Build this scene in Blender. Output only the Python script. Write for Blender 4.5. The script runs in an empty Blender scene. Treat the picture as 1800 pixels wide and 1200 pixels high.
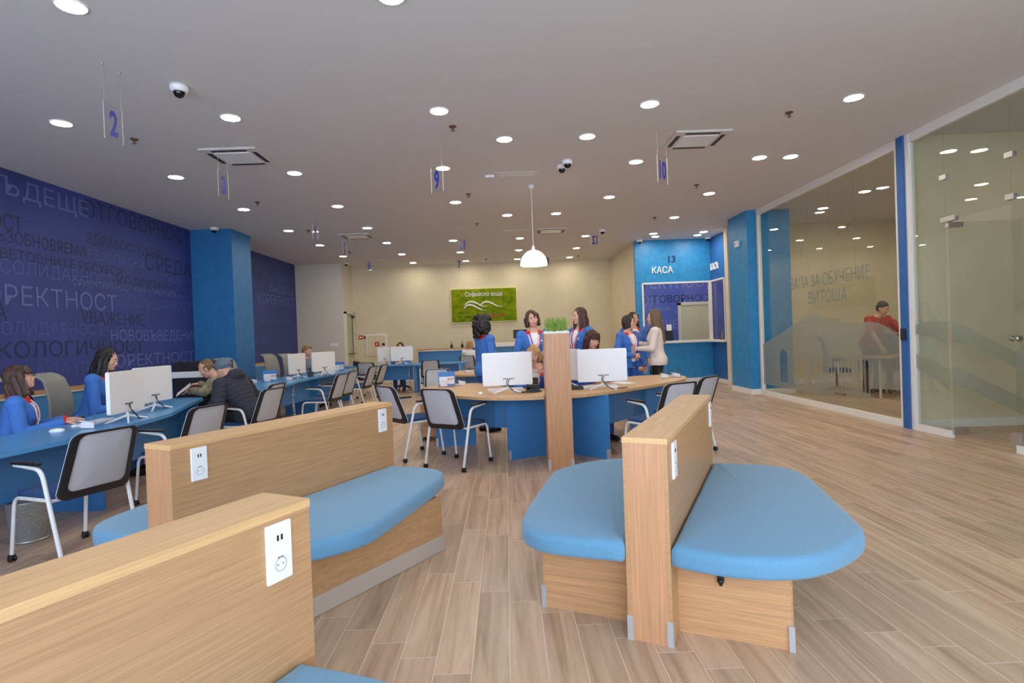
import bpy, bmesh, math, random
from math import sin, cos, pi, radians, sqrt
from mathutils import Vector, Matrix

random.seed(7)
SC = bpy.context.scene
COL = SC.collection

# ------------------------------------------------------------------ camera
cam_d = bpy.data.cameras.new('camera')
cam_d.sensor_width = 36.0
cam_d.lens = 20.0
cam_d.clip_start = 0.02
cam = bpy.data.objects.new('camera', cam_d)
COL.objects.link(cam)
SC.camera = cam
ROLL, PITCH, YAW = 0.0369, -0.0116, 0.0118
fw = Vector((sin(YAW) * cos(PITCH), cos(YAW) * cos(PITCH), sin(PITCH)))
rt = Vector((cos(YAW), -sin(YAW), 0))
dn = fw.cross(rt)
rt2 = rt * cos(ROLL) + dn * sin(ROLL)
dn2 = dn * cos(ROLL) - rt * sin(ROLL)
m = Matrix.Identity(4)
for i in range(3):
    m[i][0], m[i][1], m[i][2] = rt2[i], -dn2[i], -fw[i]
m[2][3] = 1.40
cam.matrix_world = m

# ------------------------------------------------------------------ light and exposure
SC.view_settings.view_transform = 'Standard'
SC.view_settings.look = 'None'
SC.view_settings.exposure = 0.0
SC.view_settings.gamma = 1.0
SC.view_settings.use_curve_mapping = False
SC.cycles.transparent_max_bounces = 32
world = bpy.data.worlds.new('daylight')
SC.world = world
world.use_nodes = True
wn = world.node_tree.nodes
wn['Background'].inputs[0].default_value = (0.72, 0.85, 1.0, 1)
wn['Background'].inputs[1].default_value = 6.0      # overcast daylight entering by the shop windows behind the camera
LAMP = 116.0                                         # radiance of the ceiling lights

CEIL = 3.76

# ------------------------------------------------------------------ materials
def srgb(r, g, b):
    f = lambda c: (c / 255) / 12.92 if c / 255 <= 0.04045 else ((c / 255 + 0.055) / 1.055) ** 2.4
    return (f(r), f(g), f(b), 1)

MATS = {}
def mat(name, col=(200, 200, 200), rough=0.6, metal=0.0, spec=0.5, noise=0.0, nscale=20.0, nstretch=(1, 1, 1),
        bump=0.0, bscale=200.0, emit=0.0, sheen=0.0, detail=3.0):
    if name in MATS:
        return MATS[name]
    M = bpy.data.materials.new(name)
    M.use_nodes = True
    nt = M.node_tree
    b = nt.nodes['Principled BSDF']
    c = srgb(*col)
    b.inputs['Base Color'].default_value = c
    b.inputs['Roughness'].default_value = rough
    b.inputs['Metallic'].default_value = metal
    b.inputs['Specular IOR Level'].default_value = spec
    if sheen:
        b.inputs['Sheen Weight'].default_value = sheen
    if emit:
        b.inputs['Emission Color'].default_value = c
        b.inputs['Emission Strength'].default_value = emit
    if noise or bump:
        tc = nt.nodes.new('ShaderNodeTexCoord')
        mp = nt.nodes.new('ShaderNodeMapping')
        mp.inputs['Scale'].default_value = nstretch
        nt.links.new(tc.outputs['Object'], mp.inputs['Vector'])
    if noise:
        n = nt.nodes.new('ShaderNodeTexNoise')
        n.inputs['Scale'].default_value = nscale
        n.inputs['Detail'].default_value = detail
        nt.links.new(mp.outputs[0], n.inputs['Vector'])
        r = nt.nodes.new('ShaderNodeMix')
        r.data_type = 'RGBA'
        lo = tuple(max(0, x * (1 - noise)) for x in c[:3]) + (1,)
        hi = tuple(min(1, x * (1 + noise)) for x in c[:3]) + (1,)
        r.inputs[6].default_value = lo
        r.inputs[7].default_value = hi
        mr = nt.nodes.new('ShaderNodeMapRange')
        mr.inputs[1].default_value = 0.3
        mr.inputs[2].default_value = 0.7
        nt.links.new(n.outputs[0], mr.inputs[0])
        nt.links.new(mr.outputs[0], r.inputs[0])
        nt.links.new(r.outputs[2], b.inputs['Base Color'])
    if bump:
        n2 = nt.nodes.new('ShaderNodeTexNoise')
        n2.inputs['Scale'].default_value = bscale
        n2.inputs['Detail'].default_value = 2
        nt.links.new(mp.outputs[0], n2.inputs['Vector'])
        bp = nt.nodes.new('ShaderNodeBump')
        bp.inputs['Strength'].default_value = bump
        bp.inputs['Distance'].default_value = 0.01
        nt.links.new(n2.outputs[0], bp.inputs['Height'])
        nt.links.new(bp.outputs[0], b.inputs['Normal'])
    MATS[name] = M
    return M

def wood(name, col, axis, dark=0.22, scale=30.0):
    """light oak laminate, grain running along the given object axis"""
    st = [1.0, 1.0, 1.0]
    st['XYZ'.index(axis)] = 0.045
    M = mat(name, col, rough=0.42, noise=dark, nscale=scale, nstretch=tuple(st), detail=6.0)
    nt = M.node_tree
    b = nt.nodes['Principled BSDF']
    # finer pores
    tc = nt.nodes.new('ShaderNodeTexCoord')
    mp = nt.nodes.new('ShaderNodeMapping')
    st2 = [1.0, 1.0, 1.0]
    st2['XYZ'.index(axis)] = 0.02
    mp.inputs['Scale'].default_value = st2
    n = nt.nodes.new('ShaderNodeTexNoise')
    n.inputs['Scale'].default_value = 160
    nt.links.new(tc.outputs['Object'], mp.inputs[0])
    nt.links.new(mp.outputs[0], n.inputs['Vector'])
    mr = nt.nodes.new('ShaderNodeMapRange')
    mr.inputs[1].default_value = 0.3
    mr.inputs[2].default_value = 0.6
    mr.inputs[3].default_value = 0.82
    mr.inputs[4].default_value = 1.0
    nt.links.new(n.outputs[0], mr.inputs[0])
    mx = nt.nodes.new('ShaderNodeMix')
    mx.data_type = 'RGBA'
    mx.blend_type = 'MULTIPLY'
    mx.inputs[0].default_value = 1.0
    src = b.inputs['Base Color'].links[0].from_socket
    nt.links.new(src, mx.inputs[6])
    nt.links.new(mr.outputs[0], mx.inputs[7])
    nt.links.new(mx.outputs[2], b.inputs['Base Color'])
    return M

def floor_mat():
    M = bpy.data.materials.new('wood_look_tiles')
    M.use_nodes = True
    nt = M.node_tree
    N, L = nt.nodes, nt.links
    b = N['Principled BSDF']
    geo = N.new('ShaderNodeNewGeometry')
    sp = N.new('ShaderNodeSeparateXYZ')
    L.new(geo.outputs['Position'], sp.inputs[0])
    def mth(op, a, c=None, d=None):
        n = N.new('ShaderNodeMath')
        n.operation = op
        for i, x in enumerate((a, c, d)):
            if x is None:
                continue
            if isinstance(x, (int, float)):
                n.inputs[i].default_value = x
            else:
                L.new(x, n.inputs[i])
        return n.outputs[0]
    W, LN = 0.160, 0.88
    u = mth('DIVIDE', mth('ADD', sp.outputs[0], 0.03 + 100 * W), W)
    n = mth('FLOOR', u)
    fu = mth('SUBTRACT', u, n)
    v = mth('DIVIDE', mth('ADD', mth('ADD', sp.outputs[1], 88.0 - 3.85 + 0.0), mth('MULTIPLY', n, 0.132)), LN)
    k = mth('FLOOR', v)
    fv = mth('SUBTRACT', v, k)
    g = 0.012
    eu = mth('MINIMUM', fu, mth('SUBTRACT', 1.0, fu))
    ev = mth('MULTIPLY', mth('MINIMUM', fv, mth('SUBTRACT', 1.0, fv)), LN / W)
    e = mth('MINIMUM', eu, ev)
    gm = N.new('ShaderNodeMapRange')
    gm.inputs[1].default_value = 0.006
    gm.inputs[2].default_value = 0.016
    L.new(e, gm.inputs[0])
    cid = N.new('ShaderNodeCombineXYZ')
    L.new(n, cid.inputs[0])
    L.new(k, cid.inputs[1])
    wnz = N.new('ShaderNodeTexWhiteNoise')
    L.new(cid.outputs[0], wnz.inputs['Vector'])
    # grain
    cv = N.new('ShaderNodeCombineXYZ')
    L.new(mth('ADD', mth('MULTIPLY', sp.outputs[0], 16.0), mth('MULTIPLY', wnz.outputs[0], 57.0)), cv.inputs[0])
    L.new(mth('MULTIPLY', sp.outputs[1], 0.85), cv.inputs[1])
    L.new(mth('MULTIPLY', wnz.outputs[0], 31.0), cv.inputs[2])
    nz = N.new('ShaderNodeTexNoise')
    nz.inputs['Scale'].default_value = 1.0
    nz.inputs['Detail'].default_value = 7.0
    nz.inputs['Roughness'].default_value = 0.62
    nz.inputs['Distortion'].default_value = 0.6
    L.new(cv.outputs[0], nz.inputs['Vector'])
    cr = N.new('ShaderNodeValToRGB')
    els = cr.color_ramp.elements
    els[0].position = 0.28
    els[0].color = srgb(162, 132, 106)
    els[1].position = 0.68
    els[1].color = srgb(213, 184, 157)
    x = cr.color_ramp.elements.new(0.48)
    x.color = srgb(193, 163, 136)
    L.new(nz.outputs[0], cr.inputs[0])
    tint = N.new('ShaderNodeMapRange')
    tint.inputs[3].default_value = 0.86
    tint.inputs[4].default_value = 1.08
    L.new(wnz.outputs[0], tint.inputs[0])
    mu = N.new('ShaderNodeMix')
    mu.data_type = 'RGBA'
    mu.blend_type = 'MULTIPLY'
    mu.inputs[0].default_value = 1.0
    L.new(cr.outputs[0], mu.inputs[6])
    L.new(tint.outputs[0], mu.inputs[7])
    mg = N.new('ShaderNodeMix')
    mg.data_type = 'RGBA'
    mg.inputs[6].default_value = srgb(226, 204, 188)
    L.new(gm.outputs[0], mg.inputs[0])
    L.new(mu.outputs[2], mg.inputs[7])
    L.new(mg.outputs[2], b.inputs['Base Color'])
    b.inputs['Roughness'].default_value = 0.36
    b.inputs['Specular IOR Level'].default_value = 0.4
    return M

def glass_mat(name, tint=(0.93, 0.965, 0.94), refl=1.0, frost=None):
    M = bpy.data.materials.new(name)
    M.use_nodes = True
    nt = M.node_tree
    N, L = nt.nodes, nt.links
    N.remove(N['Principled BSDF'])
    out = N['Material Output']
    tr = N.new('ShaderNodeBsdfTransparent')
    tr.inputs[0].default_value = tint + (1,)
    gl = N.new('ShaderNodeBsdfGlossy')
    gl.inputs['Roughness'].default_value = 0.0
    lw = N.new('ShaderNodeLayerWeight')
    lw.inputs['Blend'].default_value = 0.5
    pw = N.new('ShaderNodeMath')
    pw.operation = 'POWER'
    pw.inputs[1].default_value = 4.0
    L.new(lw.outputs['Facing'], pw.inputs[0])
    ma = N.new('ShaderNodeMath')
    ma.operation = 'MULTIPLY_ADD'
    ma.inputs[1].default_value = 0.55 * refl
    ma.inputs[2].default_value = 0.045 * refl
    L.new(pw.outputs[0], ma.inputs[0])
    mx = N.new('ShaderNodeMixShader')
    L.new(ma.outputs[0], mx.inputs[0])
    base = tr.outputs[0]
    if frost:
        df = N.new('ShaderNodeBsdfDiffuse')
        df.inputs[0].default_value = frost[:3] + (1,)
        tl = N.new('ShaderNodeBsdfTranslucent')
        tl.inputs[0].default_value = frost[:3] + (1,)
        m0 = N.new('ShaderNodeMixShader')
        m0.inputs[0].default_value = 0.5
        L.new(df.outputs[0], m0.inputs[1])
        L.new(tl.outputs[0], m0.inputs[2])
        m1 = N.new('ShaderNodeMixShader')
        m1.inputs[0].default_value = frost[3]
        L.new(tr.outputs[0], m1.inputs[1])
        L.new(m0.outputs[0], m1.inputs[2])
        base = m1.outputs[0]
    L.new(base, mx.inputs[1])
    L.new(gl.outputs[0], mx.inputs[2])
    L.new(mx.outputs[0], out.inputs[0])
    MATS[name] = M
    return M

def moss_mat():
    M = mat('moss_green', (120, 140, 22), rough=0.95, spec=0.1)
    nt = M.node_tree
    N, L = nt.nodes, nt.links
    b = N['Principled BSDF']
    tc = N.new('ShaderNodeTexCoord')
    vo = N.new('ShaderNodeTexVoronoi')
    vo.inputs['Scale'].default_value = 26
    L.new(tc.outputs['Object'], vo.inputs['Vector'])
    nz = N.new('ShaderNodeTexNoise')
    nz.inputs['Scale'].default_value = 6
    nz.inputs['Detail'].default_value = 6
    L.new(tc.outputs['Object'], nz.inputs['Vector'])
    cr = N.new('ShaderNodeValToRGB')
    cr.color_ramp.elements[0].position = 0.3
    cr.color_ramp.elements[0].color = srgb(92, 128, 12)
    cr.color_ramp.elements[1].position = 0.7
    cr.color_ramp.elements[1].color = srgb(150, 158, 30)
    L.new(nz.outputs[0], cr.inputs[0])
    L.new(cr.outputs[0], b.inputs['Base Color'])
    bp = N.new('ShaderNodeBump')
    bp.inputs['Strength'].default_value = 0.9
    bp.inputs['Distance'].default_value = 0.02
    L.new(vo.outputs[0], bp.inputs['Height'])
    L.new(bp.outputs[0], b.inputs['Normal'])
    return M

def lamp_mat(name, col, strength):
    M = bpy.data.materials.new(name)
    M.use_nodes = True
    nt = M.node_tree
    b = nt.nodes['Principled BSDF']
    b.inputs['Base Color'].default_value = (0.9, 0.9, 0.9, 1)
    b.inputs['Emission Color'].default_value = col + (1,)
    b.inputs['Emission Strength'].default_value = strength
    MATS[name] = M
    return M

M_FLOOR = floor_mat()
M_CEIL = mat('ceiling_paint', (214, 212, 213), 0.9)
M_BEIGE = mat('beige_wall_paint', (218, 206, 178), 0.85, noise=0.03, nscale=3)
M_GREYW = mat('grey_white_wall_paint', (214, 207, 196), 0.85)
M_MURAL = mat('blue_mural_paint', (50, 64, 132), 0.55, noise=0.22, nscale=0.7, bump=0.05, bscale=60)
M_MLIGHT = mat('mural_pale_letters', (92, 108, 170), 0.55)
M_MURAL_LIT = mat('booth_mural_paint', (84, 100, 200), 0.55, noise=0.15, nscale=0.7)  # hall mural colour made brighter, standing in for light inside the booth
M_MFAINT = mat('mural_faint_letters', (68, 84, 152), 0.55)
M_MDARK = mat('mural_dark_letters', (32, 42, 88), 0.55)
M_COLUMN = mat('column_blue_plaster', (36, 112, 172), 0.5, noise=0.10, nscale=9, bump=0.12, bscale=22)
M_DADO = mat('dado_blue_panel', (58, 128, 190), 0.5)
M_KASA = mat('cash_desk_blue_plaster', (40, 136, 196), 0.45, noise=0.12, nscale=7, bump=0.12, bscale=20)
M_KASA2 = mat('cash_desk_deep_blue', (44, 100, 168), 0.5, noise=0.08, nscale=7)
M_BLUE = mat('desk_blue_laminate', (62, 130, 194), 0.38)
M_BLUETOP = mat('desk_blue_top', (82, 150, 208), 0.3)
M_OAKY = wood('oak_grain_y', (192, 149, 107), 'Y', dark=0.09, scale=60)
M_OAKX = wood('oak_grain_x', (202, 154, 110), 'X', dark=0.11, scale=50)
M_OAKZ = wood('oak_grain_z', (202, 151, 111), 'Z', dark=0.10, scale=55)
M_OAKTOP = wood('oak_top_board', (222, 180, 128), 'Y', dark=0.06, scale=50)
M_OAKDESK = wood('oak_desk_top', (208, 168, 120), 'X', dark=0.12)
M_RED_WOOD = wood('dark_red_wood', (92, 40, 36), 'Z')
M_CUSH = mat('blue_woven_fabric', (96, 148, 184), 0.9, noise=0.13, nscale=420, bump=0.25, bscale=520, sheen=0.25)
M_METAL = mat('brushed_metal', (200, 200, 200), 0.35, metal=0.9)
M_FOOT = mat('grey_metal_corner', (190, 192, 196), 0.4, metal=0.4)
M_SATIN = mat('satin_steel', (196, 186, 174), 0.45, metal=0.25)
M_CHROME = mat('chrome', (220, 220, 222), 0.12, metal=1.0)
M_WHITEP = mat('white_plastic', (240, 240, 243), 0.35)
M_WHITEM = mat('white_metal', (228, 230, 233), 0.35)
M_WHITEPAINT = mat('white_frame_paint', (232, 230, 226), 0.5)
M_BLACK = mat('black_plastic', (26, 26, 29), 0.45)
M_DARK = mat('charcoal_plastic', (44, 45, 49), 0.5)
M_SCREEN = mat('dark_screen', (14, 16, 20), 0.15)
M_MESH = mat('light_grey_mesh', (186, 188, 196), 0.8, bump=0.2, bscale=600)
M_GREYMESH = mat('warm_grey_mesh', (150, 150, 146), 0.8, bump=0.2, bscale=600)
M_SEAT = mat('navy_seat_fabric', (38, 72, 122), 0.9, noise=0.1, nscale=300)
M_BIN = mat('perforated_steel', (176, 180, 184), 0.5, metal=0.6, noise=0.25, nscale=90)
M_PAPER = mat('paper_white', (238, 240, 246), 0.8)
M_BROCH = mat('brochure_blue', (70, 130, 205), 0.5)
M_BROCH2 = mat('brochure_picture', (215, 160, 130), 0.5, noise=0.3, nscale=40)
M_SIGNBLUE = mat('sign_number_blue', (30, 44, 160), 0.5)
M_SIGNWHITE = mat('sign_letter_white', (242, 242, 238), 0.5)
M_SIGNRED = mat('sign_red', (190, 28, 30), 0.5)
M_SIGNDARK = mat('sign_dark_green', (44, 62, 8), 0.6)
M_DARKBLUE = mat('digit_navy', (14, 30, 96), 0.5)
M_GRASS = mat('grass_blades', (150, 178, 84), 0.7, noise=0.35, nscale=30)
M_PEBBLE = mat('white_pebbles', (236, 234, 230), 0.7)
M_BAG = mat('white_bag', (225, 230, 236), 0.4)
M_DOOR = mat('door_grey_paint', (186, 182, 166), 0.6)
M_DOORW = mat('door_pale_paint', (214, 214, 196), 0.5)
M_GLASS = glass_mat('clear_glass', (0.95, 0.972, 0.952))
M_GLASS2 = glass_mat('clear_glass_small', (0.97, 0.98, 0.98), 0.5)
M_ACRYL = glass_mat('clear_acrylic', (0.985, 0.985, 0.99), 0.6)
M_FROST = glass_mat('frosted_film', (0.9, 0.93, 0.92), 0.35, frost=(0.42, 0.45, 0.42, 0.62))
M_FROST2 = glass_mat('frosted_wave_film', (0.9, 0.93, 0.92), 0.35, frost=(0.46, 0.50, 0.45, 0.42))
M_FROSTT = glass_mat('frosted_letters', (0.8, 0.82, 0.82), 0.3, frost=(0.42, 0.46, 0.46, 0.55))
M_MOSS = moss_mat()
M_LAMP = lamp_mat('ceiling_light_diffuser', (1.0, 0.90, 0.75), LAMP)
M_PEND = lamp_mat('pendant_opal_glass', (1.0, 0.93, 0.80), 1.9)
M_SKIN = mat('skin', (224, 172, 148), 0.55)
M_LIPS = mat('lips', (176, 84, 84), 0.5)
M_EYEW = mat('eye_white', (235, 232, 228), 0.3)
M_JACKET = mat('uniform_blue_cloth', (66, 120, 202), 0.85, noise=0.08, nscale=14)
M_TROUS = mat('uniform_blue_trousers', (50, 100, 190), 0.85)
M_SHIRT = mat('white_shirt_cloth', (238, 236, 240), 0.85)
M_SCARFP = mat('scarf_pink', (222, 108, 118), 0.8, noise=0.3, nscale=24)
M_REDC = mat('collar_red', (204, 34, 40), 0.8)
M_NAVY = mat('navy_quilted_cloth', (40, 46, 60), 0.8)
M_KHAKI = mat('khaki_camouflage_cloth', (142, 134, 108), 0.9, noise=0.35, nscale=16)
M_BLACKC = mat('black_cloth', (24, 24, 28), 0.9)
M_BEANIE = mat('grey_blue_knit', (96, 112, 130), 0.95, bump=0.4, bscale=160)
M_REDSH = mat('red_shirt_cloth', (176, 44, 40), 0.85)
M_BLOUSE = mat('pale_pink_blouse', (232, 218, 212), 0.85)
M_GREYC = mat('grey_cloth', (120, 128, 140), 0.85)

def hair_mat(name, col):
    return mat(name, col, 0.5, noise=0.45, nscale=70, nstretch=(1, 1, 0.12), bump=0.5, bscale=90)
M_HBLACK = hair_mat('hair_black', (24, 20, 20))
M_HDARK = hair_mat('hair_dark_brown', (44, 32, 28))
M_HBROWN = hair_mat('hair_brown', (74, 48, 38))
M_HRED = hair_mat('hair_reddish_brown', (66, 34, 30))
M_HLIGHT = hair_mat('hair_light_brown', (112, 88, 60))
M_HBLOND = hair_mat('hair_blonde', (186, 146, 96))
M_HGREYB = hair_mat('hair_fair_curly', (142, 112, 78))

# ------------------------------------------------------------------ mesh helpers
class MB:
    def __init__(s):
        s.v, s.f, s.mi, s.sm = [], [], [], []
    def add(s, vs, fs, m=0, smooth=False, M=None):
        o = len(s.v)
        for p in vs:
            p = Vector(p)
            s.v.append(tuple(M @ p) if M is not None else tuple(p))
        for f in fs:
            s.f.append(tuple(i + o for i in f))
            s.mi.append(m)
            s.sm.append(smooth)
    def box(s, c, d, bev=0.0, m=0, M=None, rz=0.0):
        bm = bmesh.new()
        bmesh.ops.create_cube(bm, size=1.0)
        for v in bm.verts:
            v.co = Vector((v.co.x * d[0], v.co.y * d[1], v.co.z * d[2]))
        if bev > 0:
            bmesh.ops.bevel(bm, geom=list(bm.edges), offset=min(bev, min(d) * 0.45), segments=2, profile=0.6, affect='EDGES')
        bm.verts.index_update()
        T = Matrix.Translation(c) @ Matrix.Rotation(rz, 4, 'Z')
        if M is not None:
            T = M @ T
        s.add([v.co.copy() for v in bm.verts], [[v.index for v in f.verts] for f in bm.faces], m, False, T)
        bm.free()
    def wall(s, a, b, z0, z1, t, m=0, bev=0.0):
        """vertical panel from plan point a to plan point b, thickness t"""
        a, b = Vector(a), Vector(b)
        d = b - a
        s.box(((a.x + b.x) / 2, (a.y + b.y) / 2, (z0 + z1) / 2), (d.length, t, z1 - z0), bev, m, None, math.atan2(d.y, d.x))
    def prism(s, out, z0, z1, m=0, M=None):
        n = len(out)
        vs = [(x, y, z0) for x, y in out] + [(x, y, z1) for x, y in out]
        ar = sum(out[i][0] * out[(i + 1) % n][1] - out[(i + 1) % n][0] * out[i][1] for i in range(n))
        top, bot = list(range(n, 2 * n)), list(range(n))[::-1]
        if ar < 0:
            top, bot = top[::-1], bot[::-1]
        fs = [top, bot]
        for i in range(n):
            j = (i + 1) % n
            fs.append((i, j, n + j, n + i) if ar > 0 else (j, i, n + i, n + j))
        s.add(vs, fs, m, False, M)
    def rings(s, rs, m=0, smooth=True, cap=True, M=None, closed=True):
        n = len(rs[0])
        vs = [p for r in rs for p in r]
        fs = []
        for k in range(len(rs) - 1):
            for i in range(n if closed else n - 1):
                j = (i + 1) % n
                fs.append((k * n + i, k * n + j, (k + 1) * n + j, (k + 1) * n + i))
        s.add(vs, fs, m, smooth, M)
        if cap:
            s.add(rs[0], [tuple(range(n))[::-1]], m, False, M)
            s.add(rs[-1], [tuple(range(n))], m, False, M)
    def tube(s, pts, r, n=10, m=0, M=None, flat=1.0):
        pts = [Vector(p) for p in pts]
        rs = []
        up = Vector((0, 0, 1))
        prev = None
        for i, p in enumerate(pts):
            if i == 0:
                d = pts[1] - p
            elif i == len(pts) - 1:
                d = p - pts[i - 1]
            else:
                d = (pts[i + 1] - p).normalized() + (p - pts[i - 1]).normalized()
            d.normalize()
            if prev is None:
                a = d.cross(up)
                if a.length < 1e-3:
                    a = d.cross(Vector((1, 0, 0)))
            else:
                a = prev - d * prev.dot(d)
            a.normalize()
            prev = a
            b = d.cross(a)
            rr = r[i] if isinstance(r, (list, tuple)) else r
            rs.append([p + a * cos(2 * pi * k / n) * rr + b * sin(2 * pi * k / n) * rr * flat for k in range(n)])
        s.rings(rs, m, True, True, M)
    def lathe(s, prof, c=(0, 0, 0), n=24, m=0, M=None, smooth=True, cap=True):
        rs = [[(c[0] + r * cos(2 * pi * k / n), c[1] + r * sin(2 * pi * k / n), c[2] + z) for k in range(n)] for r, z in prof]
        s.rings(rs, m, smooth, cap, M)
    def ball(s, c, r, M=None, m=0, nu=14, nv=9):
        if isinstance(r, (int, float)):
            r = (r, r, r)
        rs = []
        for j in range(1, nv):
            t = pi * j / nv
            rs.append([(c[0] + r[0] * sin(t) * cos(2 * pi * k / nu), c[1] + r[1] * sin(t) * sin(2 * pi * k / nu), c[2] - r[2] * cos(t)) for k in range(nu)])
        s.rings(rs, m, True, False, M)
        lo, hi = (c[0], c[1], c[2] - r[2]), (c[0], c[1], c[2] + r[2])
        s.add([lo] + rs[0], [(0, (k + 1) % nu + 1, k + 1) for k in range(nu)], m, True, M)
        s.add([hi] + rs[-1], [(0, k + 1, (k + 1) % nu + 1) for k in range(nu)], m, True, M)
    def cap(s, p, q, r0, r1, n=12, m=0):
        p, q = Vector(p), Vector(q)
        d = (q - p)
        L = d.length
        d.normalize()
        a = d.orthogonal().normalized()
        b = d.cross(a)
        prof = []
        for k in range(5):
            t = pi / 2 * (1 - k / 4)
            prof.append((max(r0 * cos(t), 1e-4), -r0 * sin(t)))
        for k in range(5):
            t = pi / 2 * k / 4
            prof.append((max(r1 * cos(t), 1e-4), L + r1 * sin(t)))
        rs = [[p + d * z + (a * cos(2 * pi * k / n) + b * sin(2 * pi * k / n)) * r for k in range(n)] for r, z in prof]
        s.rings(rs, m, True, True)
    def text(s, txt, M, w=None, h=None, depth=0.002, m=0, align='LEFT', bold=0.0):
        """lettering in the local XY plane of M; fitted to width w and capital height h"""
        vs, fs = text_geo(txt, depth, bold)
        x0, x1 = min(v[0] for v in vs), max(v[0] for v in vs)
        capH = 0.70
        sy = (h / capH) if h else 1
        sx = (w / (x1 - x0)) if w else sy
        ox = x0 if align == 'LEFT' else (x0 + x1) / 2
        s.add([((v[0] - ox) * sx, v[1] * sy, v[2]) for v in vs], fs, m, False, M)
    def build(s, name, mats, parent=None, loc=None, rz=None):
        me = bpy.data.meshes.new(name)
        me.from_pydata(s.v, [], s.f)
        if not isinstance(mats, (list, tuple)):
            mats = [mats]
        for x in mats:
            me.materials.append(x)
        me.polygons.foreach_set('material_index', s.mi)
        me.polygons.foreach_set('use_smooth', s.sm)
        me.update()
        return link(name, me, parent, loc, rz)

def link(name, me, parent=None, loc=None, rz=None):
    o = bpy.data.objects.new(name, me)
    COL.objects.link(o)
    if parent is not None:
        o.parent = parent
    if loc is not None:
        o.location = loc
    if rz is not None:
        o.rotation_euler = (0, 0, rz)
    return o

_TXT = {}
def text_geo(txt, depth, bold=0.0):
    """lay out a word; two Cyrillic letters the built-in font draws badly are drawn here"""
    if 'Ъ' not in txt and 'ф' not in txt:
        return glyph_geo(txt, depth, bold)
    V, F, x, seg = [], [], 0.0, ''
    def put(vs, fs, dx, dz=0.0):
        o = len(V)
        V.extend((a + dx, b, c + dz) for a, b, c in vs)
        F.extend(tuple(i + o for i in f) for f in fs)
    def bar(x0, y0, x1, y1):
        if depth <= 0:
            return [(x0, y0, 0), (x1, y0, 0), (x1, y1, 0), (x0, y1, 0)], [(0, 1, 2, 3)]
        h = depth / 2
        return ([(x0, y0, -h), (x1, y0, -h), (x1, y1, -h), (x0, y1, -h), (x0, y0, h), (x1, y0, h), (x1, y1, h), (x0, y1, h)],
                [(3, 2, 1, 0), (4, 5, 6, 7), (0, 1, 5, 4), (1, 2, 6, 5), (2, 3, 7, 6), (3, 0, 4, 7)])
    for ch in txt + '\0':
        if ch in 'Ъф\0':
            if seg:
                lead = len(seg) - len(seg.lstrip(' '))
                vs, fs = glyph_geo(seg.strip(' '), depth, bold)
                x += lead * .26
                put(vs, fs, x)
                x += max(v[0] for v in vs) + .075 + (len(seg) - len(seg.rstrip(' '))) * .26
                seg = ''
            if ch == 'Ъ':
                vs, fs = glyph_geo('Ь', depth, bold)
                put(vs, fs, x + .09)
                vs2, fs2 = bar(x + .0, .643, x + .09 + min(v[0] for v in vs), .728)
                put(vs2, fs2, 0)
                x += .09 + max(v[0] for v in vs) + .06
            elif ch == 'ф':
                n, c = 28, (.33, .265)
                vs, h = [], depth / 2
                for z in ((-h, h) if depth > 0 else (0,)):
                    for rx, ry in ((.285, .275), (.20, .195)):
                        vs += [(c[0] + rx * cos(2 * pi * k / n), c[1] + ry * sin(2 * pi * k / n), z) for k in range(n)]
                top = 2 * n if depth > 0 else 0
                fs = [(top + k, top + (k + 1) % n, top + n + (k + 1) % n, top + n + k) for k in range(n)]
                if depth > 0:
                    fs += [(k, (k + 1) % n, 2 * n + (k + 1) % n, 2 * n + k) for k in range(n)]
                put(vs, fs, x)
                vs2, fs2 = bar(x + .288, -.2, x + .372, .728)
                put(vs2, fs2, 0, .002)
                x += .66
        else:
            seg += ch
    return V, F

def glyph_geo(txt, depth, bold=0.0):
    key = (txt, depth, bold)
    if key not in _TXT:
        cu = bpy.data.curves.new('t', 'FONT')
        cu.body = txt
        cu.size = 1.0
        cu.extrude = depth / 2
        cu.offset = bold
        cu.resolution_u = 3
        o = bpy.data.objects.new('t', cu)
        COL.objects.link(o)
        dg = bpy.context.evaluated_depsgraph_get()
        me = bpy.data.meshes.new_from_object(o.evaluated_get(dg))
        vs, fs = [tuple(v.co) for v in me.vertices], [tuple(p.vertices) for p in me.polygons]
        if depth <= 0:          # glyph strokes overlap: give every facet its own hair's breadth of paint
            nv, nf = [], []
            for i, f in enumerate(fs):
                nf.append(tuple(range(len(nv), len(nv) + len(f))))
                nv += [(vs[j][0], vs[j][1], (i % 97) * 6e-6) for j in f]
            vs, fs = nv, nf
        _TXT[key] = (vs, fs)
        bpy.data.objects.remove(o)
        bpy.data.meshes.remove(me)
        bpy.data.curves.remove(cu)
    return _TXT[key]

def empty(name, loc=(0, 0, 0), rz=0.0):
    o = bpy.data.objects.new(name, None)
    o.empty_display_size = 0.1
    COL.objects.link(o)
    o.location = loc
    o.rotation_euler = (0, 0, rz)
    return o

def tag(o, label, cat, group=None, kind=None):
    o['label'] = label
    o['category'] = cat
    if group:
        o['group'] = group
    if kind:
        o['kind'] = kind
    return o

def thing(name, label, cat, loc=(0, 0, 0), rz=0.0, group=None):
    return tag(empty(name, loc, rz), label, cat, group)

def struct(o, label=None):
    o['kind'] = 'structure'
    if label:
        o['label'] = label
    return o

def dup(root, loc, rz=0.0, label=None, group=None):
    r = root.copy()
    COL.objects.link(r)
    r.location = loc
    r.rotation_euler = (0, 0, rz)
    if label:
        r['label'] = label
    if group:
        r['group'] = group
    for ch in list(root.children):
        c = ch.copy()
        COL.objects.link(c)
        c.parent = r
        for g in list(ch.children):
            d = g.copy()
            COL.objects.link(d)
            d.parent = c
    return r

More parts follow.
